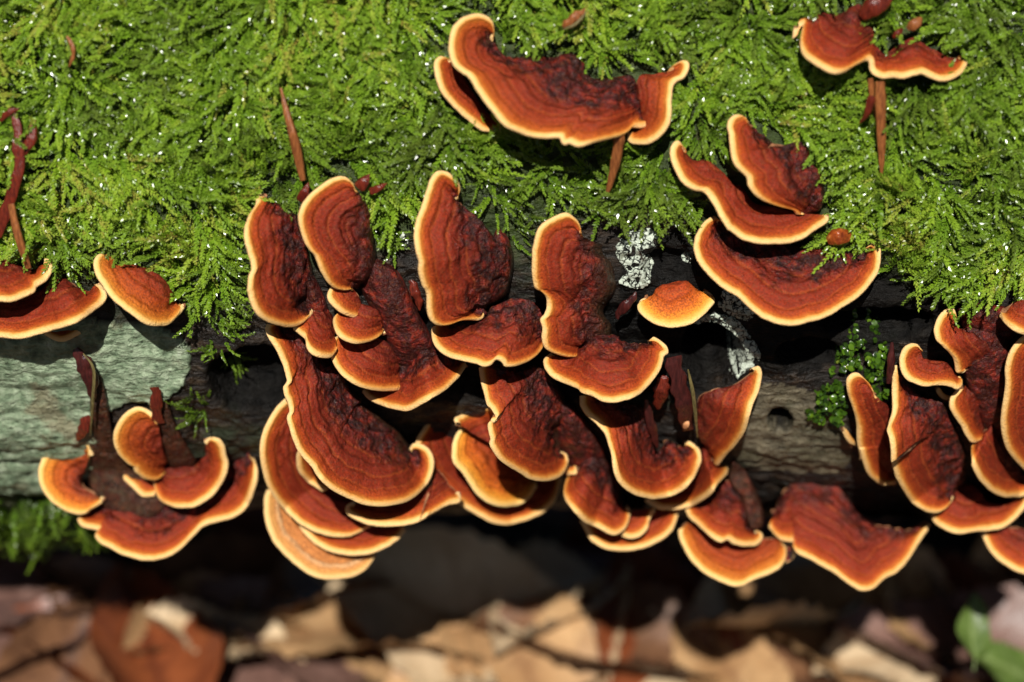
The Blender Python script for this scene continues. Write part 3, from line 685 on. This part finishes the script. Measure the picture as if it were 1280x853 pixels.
lichen("whitish cracked lichen collar around the round black hole", zz("470,545 560,470 620,478 690,520 740,590 785,650 775,710 730,745 680,772 645,772 665,700 680,640 655,585 610,555 560,548 500,560 470,600 445,590"))
lichen("tiny grey lichen fleck on black bark above the small yellow bracket", zz("440,200 468,235 445,262 412,235"))
lichen("small pale lichen fleck beside the left rim of the big bowl bracket", zz("470,15 505,10 510,45 480,70 462,45"))
lichen("dim olive grey lichen patch in the shade under the big bowl bracket", zz("610,360 700,390 770,450 720,520 640,480 580,430"))
lichen("pale lichen speck at the moss edge left of the tall columns", [(270, 338), (292, 334), (300, 350), (284, 360), (268, 352)])
lichen("pale lichen speck in thin moss between the second and third columns", [(495, 300), (507, 297), (512, 312), (500, 318)])

# ------------------------------------------------------------------ moss: feathery shoots built from single leaves
def shoot_proto(r, leaves, length, lw):
    """local frame: x sideways, y along the stem, z away from the log; returns verts, faces, tip"""
    Vs, T = [], []
    bx, bz = r.uniform(-.25, .25), r.uniform(-.35, .1)
    def spine(t): return np.array([bx * length * t * t, length * t, bz * length * t * t + 0.18 * length * math.sin(t * 2.6)])
    for i in range(leaves):
        t = (i + 1) / leaves; p = spine(t); ax = spine(min(t + .05, 1.05)) - p; ax /= np.linalg.norm(ax)
        k = i % 3; side = np.array([1, 0, 0.15]) if k == 0 else np.array([-1, 0, 0.15]) if k == 1 else np.array([r.uniform(-.4, .4), 0, 1.0])
        ang = r.uniform(.7, 1.25) * (1 - .5 * t) * (0.75 if k == 2 else 1)
        d = ax * math.cos(ang) + side * math.sin(ang); d[2] += r.uniform(-.25, .3); d /= np.linalg.norm(d)
        w = np.cross(d, [r.uniform(-.5, .5), r.uniform(-.3, .3), 1.0]); w /= np.linalg.norm(w); nn = np.cross(w, d)
        Ll = lw * r.uniform(.75, 1.25) * (1 - .35 * t)
        W = Ll * r.uniform(.24, .34)
        Vs += [p, p + d * Ll * .42 + w * W + nn * W * .5, p + d * Ll + nn * Ll * r.uniform(-.25, .1), p + d * Ll * .42 - w * W + nn * W * .5]
        T += [t * 0.6, t * .7, t * 0.6 + .4, t * .7]
    V = np.array(Vs); b = np.arange(leaves)[:, None] * 4
    return V, np.vstack([b + [[0, 1, 2]], b + [[0, 2, 3]]]), np.array(T)
def scatter(name, pos, nrm, flow, scale, var, mat, protos, label, cat, group=None):
    VV, FF, VA, TA = [], [], [], []; off = 0
    which = rng.integers(0, len(protos), len(pos))
    for j, (pv, pf, pt) in enumerate(protos):
        m = which == j; k = int(m.sum())
        if not k: continue
        y = flow[m] / np.linalg.norm(flow[m], axis=1, keepdims=True)
        x = np.cross(y, nrm[m]); x /= np.linalg.norm(x, axis=1, keepdims=True) + 1e-9; z = np.cross(x, y)
        sc = scale[m][:, None, None]
        v = pos[m][:, None] + sc * (pv[None, :, 0:1] * x[:, None] + pv[None, :, 1:2] * y[:, None] + pv[None, :, 2:3] * z[:, None])
        VV.append(v.reshape(-1, 3)); FF.append((pf[None] + (np.arange(k) * len(pv))[:, None, None] + off).reshape(-1, 3)); off += k * len(pv)
        VA.append(np.clip(var[m][:, None] + rng.normal(0, .06, (k, len(pv))), 0, 1).ravel()); TA.append(np.broadcast_to(pt, (k, len(pv))).ravel())
    o = obj(name, mesh_from(name, np.vstack(VV), np.vstack(FF), dict(var=np.concatenate(VA), tip=np.concatenate(TA)), smooth=False), mat)
    return tag(o, label, cat, group, "stuff")
def moss_field(n, xr, thr, keep_fn, lenk, name, label, mat, protos, hang=0.6):
    x = rng.uniform(*xr, n); th = np.radians(rng.uniform(*thr, n))
    rel, _, px_, py_, _, _ = relief_at(x, th)
    dens, short = keep_fn(px_, py_, x, th)
    k = rng.random(n) < dens; x, th, rel, px_, py_, short = x[k], th[k], rel[k], px_[k], py_[k], short[k]
    pos = log_point(x, th, rel + (rng.uniform(-.001, .0035, len(x)) + .006 * np.maximum(fbm(np.stack([px_ / 38, py_ / 38, 0 * x + 31], -1), 2), -.1)) * short)
    nrm = np.stack([0 * x, -np.cos(th), np.sin(th)], -1); dn = np.stack([0 * x, -np.sin(th), -np.cos(th)], -1)   # dn: down the log's side
    ang = 7 * fbm(np.stack([px_ / 60, py_ / 60, 0 * x + 3], -1), 2) + rng.normal(0, .75, len(x))
    tang = dn * np.cos(ang)[:, None] + np.array([1., 0, 0]) * np.sin(ang)[:, None]
    flow = tang + nrm * rng.uniform(.1, 1.0, len(x))[:, None] + np.array([0, 0, -0.12 * hang])
    cl = fbm(np.stack([px_ / 60, py_ / 60, 0 * x + 11], -1), 3)
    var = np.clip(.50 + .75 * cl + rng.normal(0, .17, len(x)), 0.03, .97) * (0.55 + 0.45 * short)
    sc = lenk * rng.uniform(.6, 1.2, len(x)) * (0.45 + 0.55 * short)
    return scatter(name, pos, nrm, flow, sc, var, mat, protos, label, "moss")
pr = random.Random(5)
PROTO = [shoot_proto(pr, 36, pr.uniform(.006, .0115), 0.0013) for _ in range(20)]
PROTO_FAR = [shoot_proto(pr, 20, 0.011, 0.0026) for _ in range(6)]
def caps_mask(px_, py_):
    m = np.zeros(px_.shape, bool)
    for q in CAP_POLYS: m |= inside(q, px_, py_)
    return m
def main_keep(px_, py_, x, th):
    wb = 14 * fbm(np.stack([px_ / 22, py_ / 22, 0 * px_ + 2], -1), 3)
    d = sstep(12, -30, py_ - moss_edge(px_) + wb)
    thin = np.maximum(sstep(1.15, .6, np.hypot((px_ - 610) / 150, (py_ - 268) / 70)), 0.8 * sstep(1.1, .6, np.hypot((px_ - 700) / 130, (py_ - 205) / 45)))
    hole = sstep(.22, .42, fbm(np.stack([px_ / 34, py_ / 34, 0 * px_ + 21], -1), 3))
    d = d * (1 - .72 * thin) * (1 - .9 * hole)
    for cx, cy, r in ((285, 392, 30), (268, 425, 16), (290, 475, 16), (770, 428, 24), (652, 378, 12), (612, 378, 10), (878, 470, 16), (300, 345, 30), (860, 282, 16), (1040, 300, 26), (245, 500, 26)):
        d = np.maximum(d, .5 * sstep(1, .5, np.hypot(px_ - cx, py_ - cy) / r))
    short = np.clip(np.where(py_ < moss_edge(px_), 1 - .6 * thin, .35) * sstep(40, -40, py_ - moss_edge(px_) + wb) + .25, 0.3, 1)
    cm = caps_mask(px_, py_) | caps_mask(px_, py_ + 12) | caps_mask(px_, py_ + 22) | caps_mask(px_ - 10, py_ + 6) | caps_mask(px_ + 10, py_ + 6)
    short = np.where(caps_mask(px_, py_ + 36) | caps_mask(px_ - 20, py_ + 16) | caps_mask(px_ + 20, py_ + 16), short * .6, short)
    d = np.where(cm, 0, d)
    return d, short
moss_field(40000, (-.146, .146), (-30, 45), main_keep, 1.0, "moss", "bright green feathery moss carpeting the upper side of the log", M_MOSS, PROTO)
def far_keep(px_, py_, x, th):
    inn = (np.abs(x) < .146) & (th < np.radians(45))
    d = np.where(inn, 0, np.where(py_ < moss_edge(px_), 1.0, 0.0)); d = np.where(th > np.radians(80), 1.0, d)
    return d, np.ones_like(d)
moss_field(9000, (-.5, .5), (-5, 125), far_keep, 1.3, "moss", "green moss continuing over the top and ends of the log", M_MOSS, PROTO_FAR)
def low_keep(px_, py_, x, th):
    return .9 * sstep(1.1, .5, np.hypot((px_ - 65) / 90, (py_ - 655) / 55)), np.ones_like(px_)
moss_field(5000, (-.16, -.07), (-75, -25), low_keep, 1.15, "moss", "moss tuft hanging under the log below the pale green bark, shade painted into its green", M_MOSSD, PROTO, hang=2.0)

# liverwort: little glossy round leaves
def liverwort(n):
    VV, FF, A = [], [], []; cand = []
    for i in range(n):
        cx, cy, rx, ry = random.choice([(1082, 440, 30, 22), (1068, 470, 30, 26), (1045, 495, 24, 16), (1095, 468, 20, 28), (1030, 512, 22, 10)])
        a, r = random.uniform(0, 6.28), math.sqrt(random.random()); cand.append((cx + rx * r * math.cos(a), cy + ry * r * math.sin(a)))
    cand = np.array(cand); hid = caps_mask(cand[:, 0], cand[:, 1]) | caps_mask(cand[:, 0] + 5, cand[:, 1] + 8)
    for X_, Y_ in cand[~hid]:
        hn = float(vnoise(np.array([X_ / 9, Y_ / 9, 3.3])))
        if hn < -.15: continue
        p, nm = surf(np.array(X_), np.array(Y_), random.uniform(.0, .0025) + .004 * max(0, hn))
        nm = nm + np.array([random.uniform(-.8, .8), random.uniform(-.7, .3), random.uniform(-.3, 1)]); nm /= np.linalg.norm(nm)
        t = np.cross(nm, [random.uniform(-1, 1), .3, .5]); t /= np.linalg.norm(t); b = np.cross(nm, t); R = random.uniform(.0004, .00095)
        k = 8; o = len(VV); VV.append(p + nm * R * random.uniform(-.3, .45))
        for j in range(k):
            g = j / k * 6.283; VV.append(p + R * (t * math.cos(g) * .8 + b * math.sin(g)) * random.uniform(.8, 1.15) + nm * R * random.uniform(-.15, .15))
        A += [min(1, max(0, random.gauss(.32, .22)))] * (k + 1)
        FF += [(o, o + 1 + j, o + 1 + (j + 1) % k) for j in range(k)]
    return mesh_from("liverwort", np.array(VV), np.array(FF), dict(var=np.array(A), tip=np.zeros(len(A))))
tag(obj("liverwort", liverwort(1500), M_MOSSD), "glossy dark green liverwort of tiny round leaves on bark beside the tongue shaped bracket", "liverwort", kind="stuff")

# ------------------------------------------------------------------ bud scales, needles and leaf scraps
def scale_mat(name, a, b, rough=0.35):
    g = N(name); mp = g.n("Mapping", i_Scale=(1, 1, .18)); g.t.links.new(g.coord(), mp.inputs[0])
    n = g.noise(1800, 4, 0.6, mp.outputs[0]); c = g.ramp(n, [(0.3, a), (0.7, b)])
    return g.fin(c, rough, g.bump(n, 0.0003), 0.45)
M_BUD = scale_mat("bud_scale_brown", (.10, .026, .008), (.34, .12, .035))
M_RED = scale_mat("dark_red_scale", (.045, .006, .004), (.17, .022, .010), 0.25)
M_MAR = scale_mat("maroon_leaf", (.018, .004, .004), (.075, .014, .012), 0.28)
M_STALK = scale_mat("olive_stalk", (.05, .04, .012), (.20, .16, .06), 0.4)
def strip(name, label, path, w, mat, q=(25, 25), flat=0.35, prof=None, cat="bud scale", group=None):
    """tapered shell along a path of photo pixels lying q pixels proud of the log"""
    p = smooth_line(path, 2.2); n = len(p); t = np.linspace(0, 1, n)
    wd_ = w * (np.interp(t, [a for a, _ in prof], [b for _, b in prof]) if prof else np.sin(np.pi * (0.06 + 0.92 * t)) ** .6)
    rag = 0.2 if name == 'leaf_scrap' else 0.07
    wd_ = wd_ * (1 + rag * vnoise(np.stack([t * (11 if rag > .1 else 9), 0 * t + len(label), 0 * t], -1)))
    tg = np.gradient(p, axis=0); nn = np.stack([-tg[:, 1], tg[:, 0]], 1); nn /= np.linalg.norm(nn, axis=1, keepdims=True)
    k = 12; an = np.arange(k) / k * 2 * np.pi
    qq = np.interp(t, np.linspace(0, 1, len(q)), q)
    jit = (0.12 * w * vnoise(np.stack([t * 7, 0 * t + 9 + len(label), 0 * t], -1))) if rag > .1 else 0 * t
    xy = p[:, None] + nn[:, None] * (np.cos(an)[None] * wd_[:, None] / 2 + jit[:, None])[..., None]
    qz = qq[:, None] + (np.sin(an) * (1 + .25 * np.cos(3 * an)))[None] * wd_[:, None] * flat
    dep = ref_depth(p[:, 1])[:, None] - qz * SC
    V = P3(xy[..., 0], xy[..., 1], dep)
    root = P3(p[0, 0], p[0, 1], ref_depth(p[0, 1]))
    o = obj(name, mesh_from(name, V.reshape(-1, 3) - root, grid_faces(n, k, wrap=True)), mat, None, root)
    return tag(o, label, cat, group)
SPK = [(0, .75), (.12, 1), (.5, .85), (.8, .5), (1, .06)]
strip("bud_scale", "orange brown spindle bud scale standing in moss above the ringed fan bracket", [(351, 110), (358, 140), (369, 180), (379, 226)], 12, M_BUD, (56, 62, 46), prof=[(0, .2), (.3, .75), (.6, 1), (.85, .9), (1, .6)])
strip("bud_scale", "brown pointed bud scale hanging under the trough shaped bracket", [(775, 165), (771, 195), (764, 225), (756, 252)], 14, M_BUD, (60, 42, 22), prof=SPK)
strip("bud_scale", "pale brown grooved bud scale hanging straight down under the ruffled bracket", [(1100, 102), (1101, 140), (1102, 180), (1102, 228)], 15, M_BUD, (62, 45, 30), prof=SPK)
strip("bud_scale", "shorter brown scale tucked against the straight hanging bud scale", [(1088, 98), (1091, 120), (1096, 155)], 9, M_BUD, (50, 40, 28), prof=SPK)
strip("bud_scale", "dark red scale lying in moss left of the straight hanging bud scale", [(1090, 120), (1084, 142), (1074, 155)], 11, M_RED, (62, 54, 42), prof=SPK)
strip("bud_scale", "bright orange brown scale pointing at the curled tip bracket on the left", [(14, 255), (20, 285), (28, 312), (36, 336)], 11, M_BUD, (62, 66, 62), prof=[(0, .8), (.5, 1), (1, .7)])
strip("leaf_scrap", "ragged dark red leaf strip running down through the moss on the left", [(18, 140), (22, 170), (24, 205), (14, 245), (-6, 295)], 17, M_RED, (42, 48, 52, 48, 42), .13, [(0, .4), (.3, .9), (.55, .75), (.8, 1), (1, .8)], "leaf scrap")
strip("leaf_scrap", "short dark red leaf tatter pointing up left of the ragged strip", [(0, 152), (12, 140), (26, 134)], 8, M_RED, (40, 48, 42), .25, None, "leaf scrap")
strip("leaf_scrap", "stubby dark red leaf tatter right of the ragged strip", [(42, 150), (40, 172), (30, 195)], 14, M_RED, (36, 44, 46), .25, None, "leaf scrap")
strip("leaf_scrap", "thin reddish thread lying in moss high above the ragged strip", [(84, 45), (92, 62), (87, 84)], 6, M_BUD, (58, 62, 56), .4, None, "leaf scrap")
strip("leaf_scrap", "small brown chip in moss above the trough shaped bracket", [(704, 34), (720, 20), (732, 12)], 12, M_BUD, (52, 58, 52), .3, None, "leaf scrap")
strip("twig", "thin pale curved twig beside the small brown chip in moss", [(704, 37), (720, 30), (734, 14)], 4, M_STALK, (60, 64, 60), .5, None, "twig")
strip("bud_scale", "dark red bud at the top right of the ringed fan bracket", [(448, 236), (456, 226), (462, 218)], 16, M_RED, (42, 48, 42), .25, SPK)
strip("bud_scale", "small dark red bud scale lying right of the ringed fan bracket's bud", [(462, 240), (472, 236), (484, 229)], 10, M_RED, (38, 44, 38), .25, SPK)
strip("bud_scale", "reddish bud scale lying under the orange brown spindle", [(375, 252), (381, 240), (386, 228)], 13, M_RED, (32, 40, 34), .25, SPK)
strip("bud_scale", "dark red pointed scales above the ruffled bracket", [(1076, 22), (1090, 10), (1116, -6)], 26, M_RED, (42, 52, 46), .35)
strip("bud_scale", "small orange chip in moss right above the ruffled bracket", [(1134, 36), (1144, 30), (1152, 22)], 14, M_BUD, (38, 44, 40), .3)
strip("bud_scale", "small crimson chip in moss beside the orange chip", [(1116, 47), (1122, 42), (1128, 36)], 9, M_RED, (38, 44, 40), .4)
strip("leaf_scrap", "broad glossy maroon leaf scrap left of the round black hole", [(842, 446), (848, 475), (856, 510), (862, 538)], 25, M_MAR, (40, 52, 56, 44), .16, [(0, .75), (.3, .8), (.7, 1), (1, .5)], "leaf scrap")
strip("leaf_scrap", "crumpled glossy red leaf fold beside the broad maroon scrap", [(832, 470), (826, 492), (824, 512)], 20, M_RED, (30, 38, 30), .4, None, "leaf scrap")
strip("twig", "thin olive stalk along the edge of the broad maroon scrap", [(860, 462), (866, 490), (869, 515), (872, 548)], 5, M_STALK, (54, 62, 62, 54), .5, None, "twig")
strip("bud_scale", "pale orange chip at the foot of the broad maroon scrap", [(855, 536), (858, 531), (861, 527)], 8, simple("pale_chip", [(0.3, (.5, .2, .08)), (0.7, (.7, .35, .16))], 300), (62, 64, 62), .4)
strip("leaf_scrap", "dark narrow leaf sliver between the curled bracket and the maroon scrap", [(808, 500), (812, 525), (822, 560)], 12, M_MAR, (36, 44, 46), .3, None, "leaf scrap")
strip("leaf_scrap", "maroon leaf scrap on green bark above the orange banded bracket", [(94, 436), (104, 455), (114, 478), (118, 500)], 20, M_MAR, (16, 24, 28, 26), .2, None, "leaf scrap")
strip("twig", "pale thin stalk running down from the maroon scrap to the left cluster", [(104, 442), (117, 462), (116, 500), (113, 545)], 4.5, M_STALK, (30, 40, 40, 34), .5, None, "twig")
strip("leaf_scrap", "reddish leaf scrap behind the orange banded bracket's top", [(112, 520), (104, 535), (97, 552)], 15, M_RED, (20, 26, 22), .25, None, "leaf scrap")
strip("leaf_scrap", "dark red upright strip above the glowing rimmed bracket of the left cluster", [(194, 484), (196, 505), (199, 530)], 15, M_RED, (22, 26, 24), .25, [(0, .8), (.5, 1), (1, .9)], "leaf scrap")
strip("bud_scale", "dark brown upright scale behind the tall straight edged bracket", [(1115, 428), (1114, 450), (1113, 480)], 11, M_MAR, (30, 40, 40), .35, [(0, .3), (.4, .9), (1, 1)])
strip("leaf_scrap", "maroon sliver in the dark gap left of the finger-like bracket", [(514, 350), (520, 365), (526, 388)], 12, M_RED, (20, 26, 22), .3, None, "leaf scrap")
strip("leaf_scrap", "reddish brown strip slanting over black bark below the largest lichen patch", [(770, 398), (780, 384), (796, 366)], 12, M_MAR, (12, 20, 18), .3, None, "leaf scrap")
strip("bud_scale", "wet orange red bud lump in the gap right of the S-curved bracket", [(1034, 302), (1048, 296), (1066, 296)], 22, simple("wet_bud", [(0.35, (.10, .012, .005)), (0.6, (.34, .07, .012)), (0.75, (.55, .22, .05))], 420, 0.15, 0.001, 0.6), (34, 42, 32), .4)

# ------------------------------------------------------------------ leaf litter on the ground behind and below
def leaf_mat(name, a, b, vein, rough=0.4, tr=0.2):
    g = N(name); n = g.noise(45, 5, 0.65); n2 = g.noise(300, 3)
    c = g.ramp(n, [(0.3, a), (0.7, b)]); c = g.mix(g.maprange(n2, .55, .7, 0, .4), c, tuple(x * .45 for x in a))
    c = g.mix(g.math('MULTIPLY', g.attr("vein"), .8), c, vein)
    g.fin(c, rough, g.bump(n2, 0.0004), 0.4)
    t = g.n("BsdfTranslucent"); g.t.links.new(c, t.inputs[0]); mx = g.n("MixShader"); mx.inputs[0].default_value = tr
    g.t.links.new(g.b.outputs[0], mx.inputs[1]); g.t.links.new(t.outputs[0], mx.inputs[2]); g.t.links.new(mx.outputs[0], g.out.inputs[0])
    return g.m
LM = dict(tan=leaf_mat("tan_leaf", (.36, .19, .08), (.60, .38, .19), (.26, .13, .06)), cream=leaf_mat("cream_leaf", (.52, .36, .20), (.74, .58, .38), (.40, .25, .13)),
          rust=leaf_mat("rust_leaf", (.15, .035, .012), (.30, .085, .028), (.10, .025, .012)), brown=leaf_mat("brown_leaf", (.10, .045, .022), (.24, .115, .055), (.07, .03, .018)),
          mauve=leaf_mat("mauve_leaf", (.13, .065, .05), (.28, .16, .125), (.09, .045, .035)), green=leaf_mat("green_leaf", (.06, .10, .02), (.12, .18, .035), (.20, .26, .09)))
def leaf_mesh(L, W, seed_):
    r = np.random.default_rng(seed_); nu, nv = 26, 13
    u = np.linspace(0, 1, nu)[:, None]; v = np.linspace(-1, 1, nv)[None]
    wid = W / 2 * np.sin(np.pi * u ** .85) ** .75 * (1 - .25 * u)
    a0, a1, a2 = r.uniform(-.5, .5), r.uniform(.1, .7), r.uniform(-.5, .5)
    x = v * wid; y = u * L + 0 * v
    vein = np.maximum(np.exp(-(v / .07) ** 2) + 0 * u, .7 * np.exp(-(np.sin(np.pi * (u * 11 - np.abs(v) * 2.4)) / .25) ** 2))
    z = a1 * np.abs(v) ** 1.6 * wid * .9 + a0 * L * .35 * (u - .5) ** 2 * 2 + a2 * wid * v * .6 * (u - .4) + .0016 * np.sin(2 * np.pi * (u * 11 - np.abs(v) * 2.4)) * np.abs(v)
    z = z + .0035 * np.sin(u * 9 + r.uniform(0, 6)) * v ** 2 + .003 * r.uniform(-1, 1) * v
    top = np.stack([x, y - L / 2, z], -1).reshape(-1, 3); bot = top - [0, 0, .0004]
    F = grid_faces(nu, nv); V = np.vstack([top, bot]); k = nu * nv
    V2 = np.vstack([V]); m = mesh_from("blade", V2, np.vstack([F, F[:, ::-1] + k]), dict(vein=np.r_[vein.ravel(), vein.ravel() * .6]))
    t = np.linspace(0, 1, 8); an = np.arange(6) / 6 * 2 * np.pi
    sx = 0 * t; sy = -L / 2 - t * L * .18 + .002; sz = a0 * L * .175 - t * .003
    rad = .0009
    S = np.stack([sx[:, None] + rad * np.cos(an), sy[:, None] + 0 * an, sz[:, None] + rad * np.sin(an)], -1)
    return m, mesh_from("stalk", S.reshape(-1, 3), grid_faces(8, 6, wrap=True), dict(vein=np.ones(48)))
LEAF = [leaf_mesh(*a) for a in ((.085, .052, 1), (.070, .045, 2), (.095, .055, 3), (.060, .036, 4), (.078, .050, 5), (.105, .062, 6))]
LBL = dict(tan=("tan dry beech leaf lying in the litter layer under the log", "tan leaves in the litter"), cream=("pale cream dry leaf lying in the litter layer under the log", "cream leaves in the litter"),
           rust=("rusty red dead leaf lying in the litter layer under the log", "rusty leaves in the litter"), brown=("dark brown dead leaf lying in the litter layer under the log", "brown leaves in the litter"),
           mauve=("greyish mauve wet dead leaf lying in the litter layer under the log", "mauve leaves in the litter"))
_lm = {}
def leaf(colr, i, loc, rot, scale=1.0, label=None):
    if (colr, i) not in _lm:
        b, s_ = LEAF[i][0].copy(), LEAF[i][1].copy(); b.materials.append(LM[colr]); s_.materials.append(LM[colr]); _lm[colr, i] = (b, s_)
    r = empty("fallen_leaf" if colr != "green" else "green_leaf", loc); r.rotation_euler = rot; r.scale = (scale,) * 3
    for m, nm in zip(_lm[colr, i], ("blade", "stalk")): obj(nm, m, None, r)
    tag(r, label or LBL[colr][0], "leaf", None if label else LBL[colr][1])
def ground_at(px_, py_, z):
    d = P3(np.array(px_, float), np.array(py_, float), np.array(1.0)) - CAM
    return CAM + d * (z - CAM[2]) / d[2]
R_ = math.radians
# filler layer, denser where the lens looks
cols = ["tan", "brown", "rust", "mauve", "cream", "brown", "tan"]
for k in range(120):
    x = random.uniform(-.34, .34) if k < 95 else random.uniform(-.9, .9); y = random.uniform(-.06, .42) if k < 95 else random.uniform(-.5, .9)
    c = random.choice(cols)
    if x < -.06 and random.random() < .7: c = random.choice(["mauve", "rust", "brown", "rust"])
    leaf(c, random.randrange(6), (x, y, GZ - .012 + random.uniform(0, .012)), (R_(random.uniform(-16, 16)), R_(random.uniform(-16, 16)), random.uniform(0, 6.28)), random.uniform(.8, 1.15))
for k in range(34):
    qx, qy = random.uniform(-60, 1340), random.uniform(762, 875)
    c = random.choice(["tan", "cream", "tan", "brown", "cream"]) if 330 < qx < 1120 else random.choice(["mauve", "rust", "brown", "tan"])
    leaf(c, random.randrange(6), tuple(ground_at(qx, qy, GZ + random.uniform(.0, .016))), (R_(random.uniform(0, 30)), R_(random.uniform(-20, 20)), random.uniform(0, 6.28)), random.uniform(.7, 1.0))
# the ones that can be made out, placed by where they lie in the photo
NEAR = ["directly below the hooked bracket stack", "below the glowing orange bracket", "below the angular dark bracket", "below the ragged dark bracket", "below the smooth rounded bracket", "below the big blurred crimson bracket",
        "below the tongue shaped bracket", "below the right cluster", "below the left cluster's widest bracket", "under the shaded hanging moss tuft", "between the left cluster and the hooked stack"]
for px_, py_, c, i, rz, tilt, sc, lab in ((565, 800, "cream", 5, 60, (18, -10), 1.1, "largest pale cream leaf " + NEAR[1]), (480, 812, "tan", 2, 100, (10, 12), 1.0, "long tan leaf " + NEAR[0]),
    (690, 775, "cream", 0, 150, (14, 5), .9, "upturned pale cream leaf " + NEAR[2]), (640, 815, "tan", 2, 20, (8, -8), 1.0, "tan leaf lying against the largest cream leaf"),
    (830, 805, "rust", 2, 10, (25, 0), 1.0, "upright rusty red leaf " + NEAR[4]), (745, 828, "brown", 0, 80, (5, 5), 1.0, "dark brown leaf at the foot of the upright rusty one"),
    (955, 795, "cream", 4, 130, (22, 8), 1.0, "broad pale leaf " + NEAR[5]), (1040, 800, "tan", 2, 60, (18, -6), 1.0, "tan leaf overlapping the broad pale leaf under the crimson bracket"), (900, 830, "tan", 1, 30, (10, 10), .9, "small tan leaf beside the upright rusty one"),
    (1150, 790, "tan", 3, 35, (20, 20), 1.1, "narrow slanting tan leaf beside the green leaves"), (1195, 835, "mauve", 0, 80, (5, 0), 1.0, "greyish leaf under the toothed green leaf"), (1110, 832, "cream", 1, 110, (10, 0), .8, "small cream leaf below the narrow slanting one"),
    (350, 790, "mauve", 2, 60, (10, 10), 1.0, "greyish mauve leaf " + NEAR[10]), (225, 800, "tan", 3, 140, (10, -10), .9, "small tan leaf " + NEAR[8]), (300, 770, "brown", 5, 95, (6, 0), 1.0, "large brown leaf in shade " + NEAR[10]),
    (110, 825, "rust", 4, 75, (12, 0), .95, "rusty orange leaf " + NEAR[9]), (60, 770, "mauve", 2, 110, (10, 5), 1.0, "mauve leaf in half shade " + NEAR[9]), (190, 840, "rust", 0, 20, (6, 6), .9, "rusty leaf touching the small tan one under the left cluster"),
    (20, 835, "mauve", 4, 150, (8, 0), .9, "mauve leaf overlapping the rusty orange one"), (140, 790, "brown", 1, 50, (16, -8), .9, "small dark brown leaf on top of the rusty orange one"), (270, 825, "cream", 3, 80, (10, 8), .8, "small cream leaf beside the greyish mauve one"),
    (420, 755, "brown", 4, 140, (14, 0), .9, "brown leaf in shade directly under the pale tan striped bracket"), (550, 742, "tan", 3, 100, (32, 20), .7, "curled tan leaf rising behind the largest cream leaf"), (1250, 790, "brown", 0, 40, (8, 0), .9, "dark brown leaf behind the small oval green leaf")):
    g_ = ground_at(px_, py_, GZ + .016)
    leaf(c, i, tuple(g_ + np.array([0, 0, random.uniform(0, .01)])), (R_(tilt[0]), R_(tilt[1]), R_(rz)), sc, lab)
leaf("green", 3, tuple(ground_at(1215, 784, GZ + .075)), (R_(40), R_(15), R_(10)), .34, "small oval green leaf standing up among the dead leaves")
leaf("green", 1, tuple(ground_at(1262, 836, GZ + .04)), (R_(25), R_(-10), R_(75)), .42, "toothed green leaf lying flat among the dead leaves beside the small oval one")
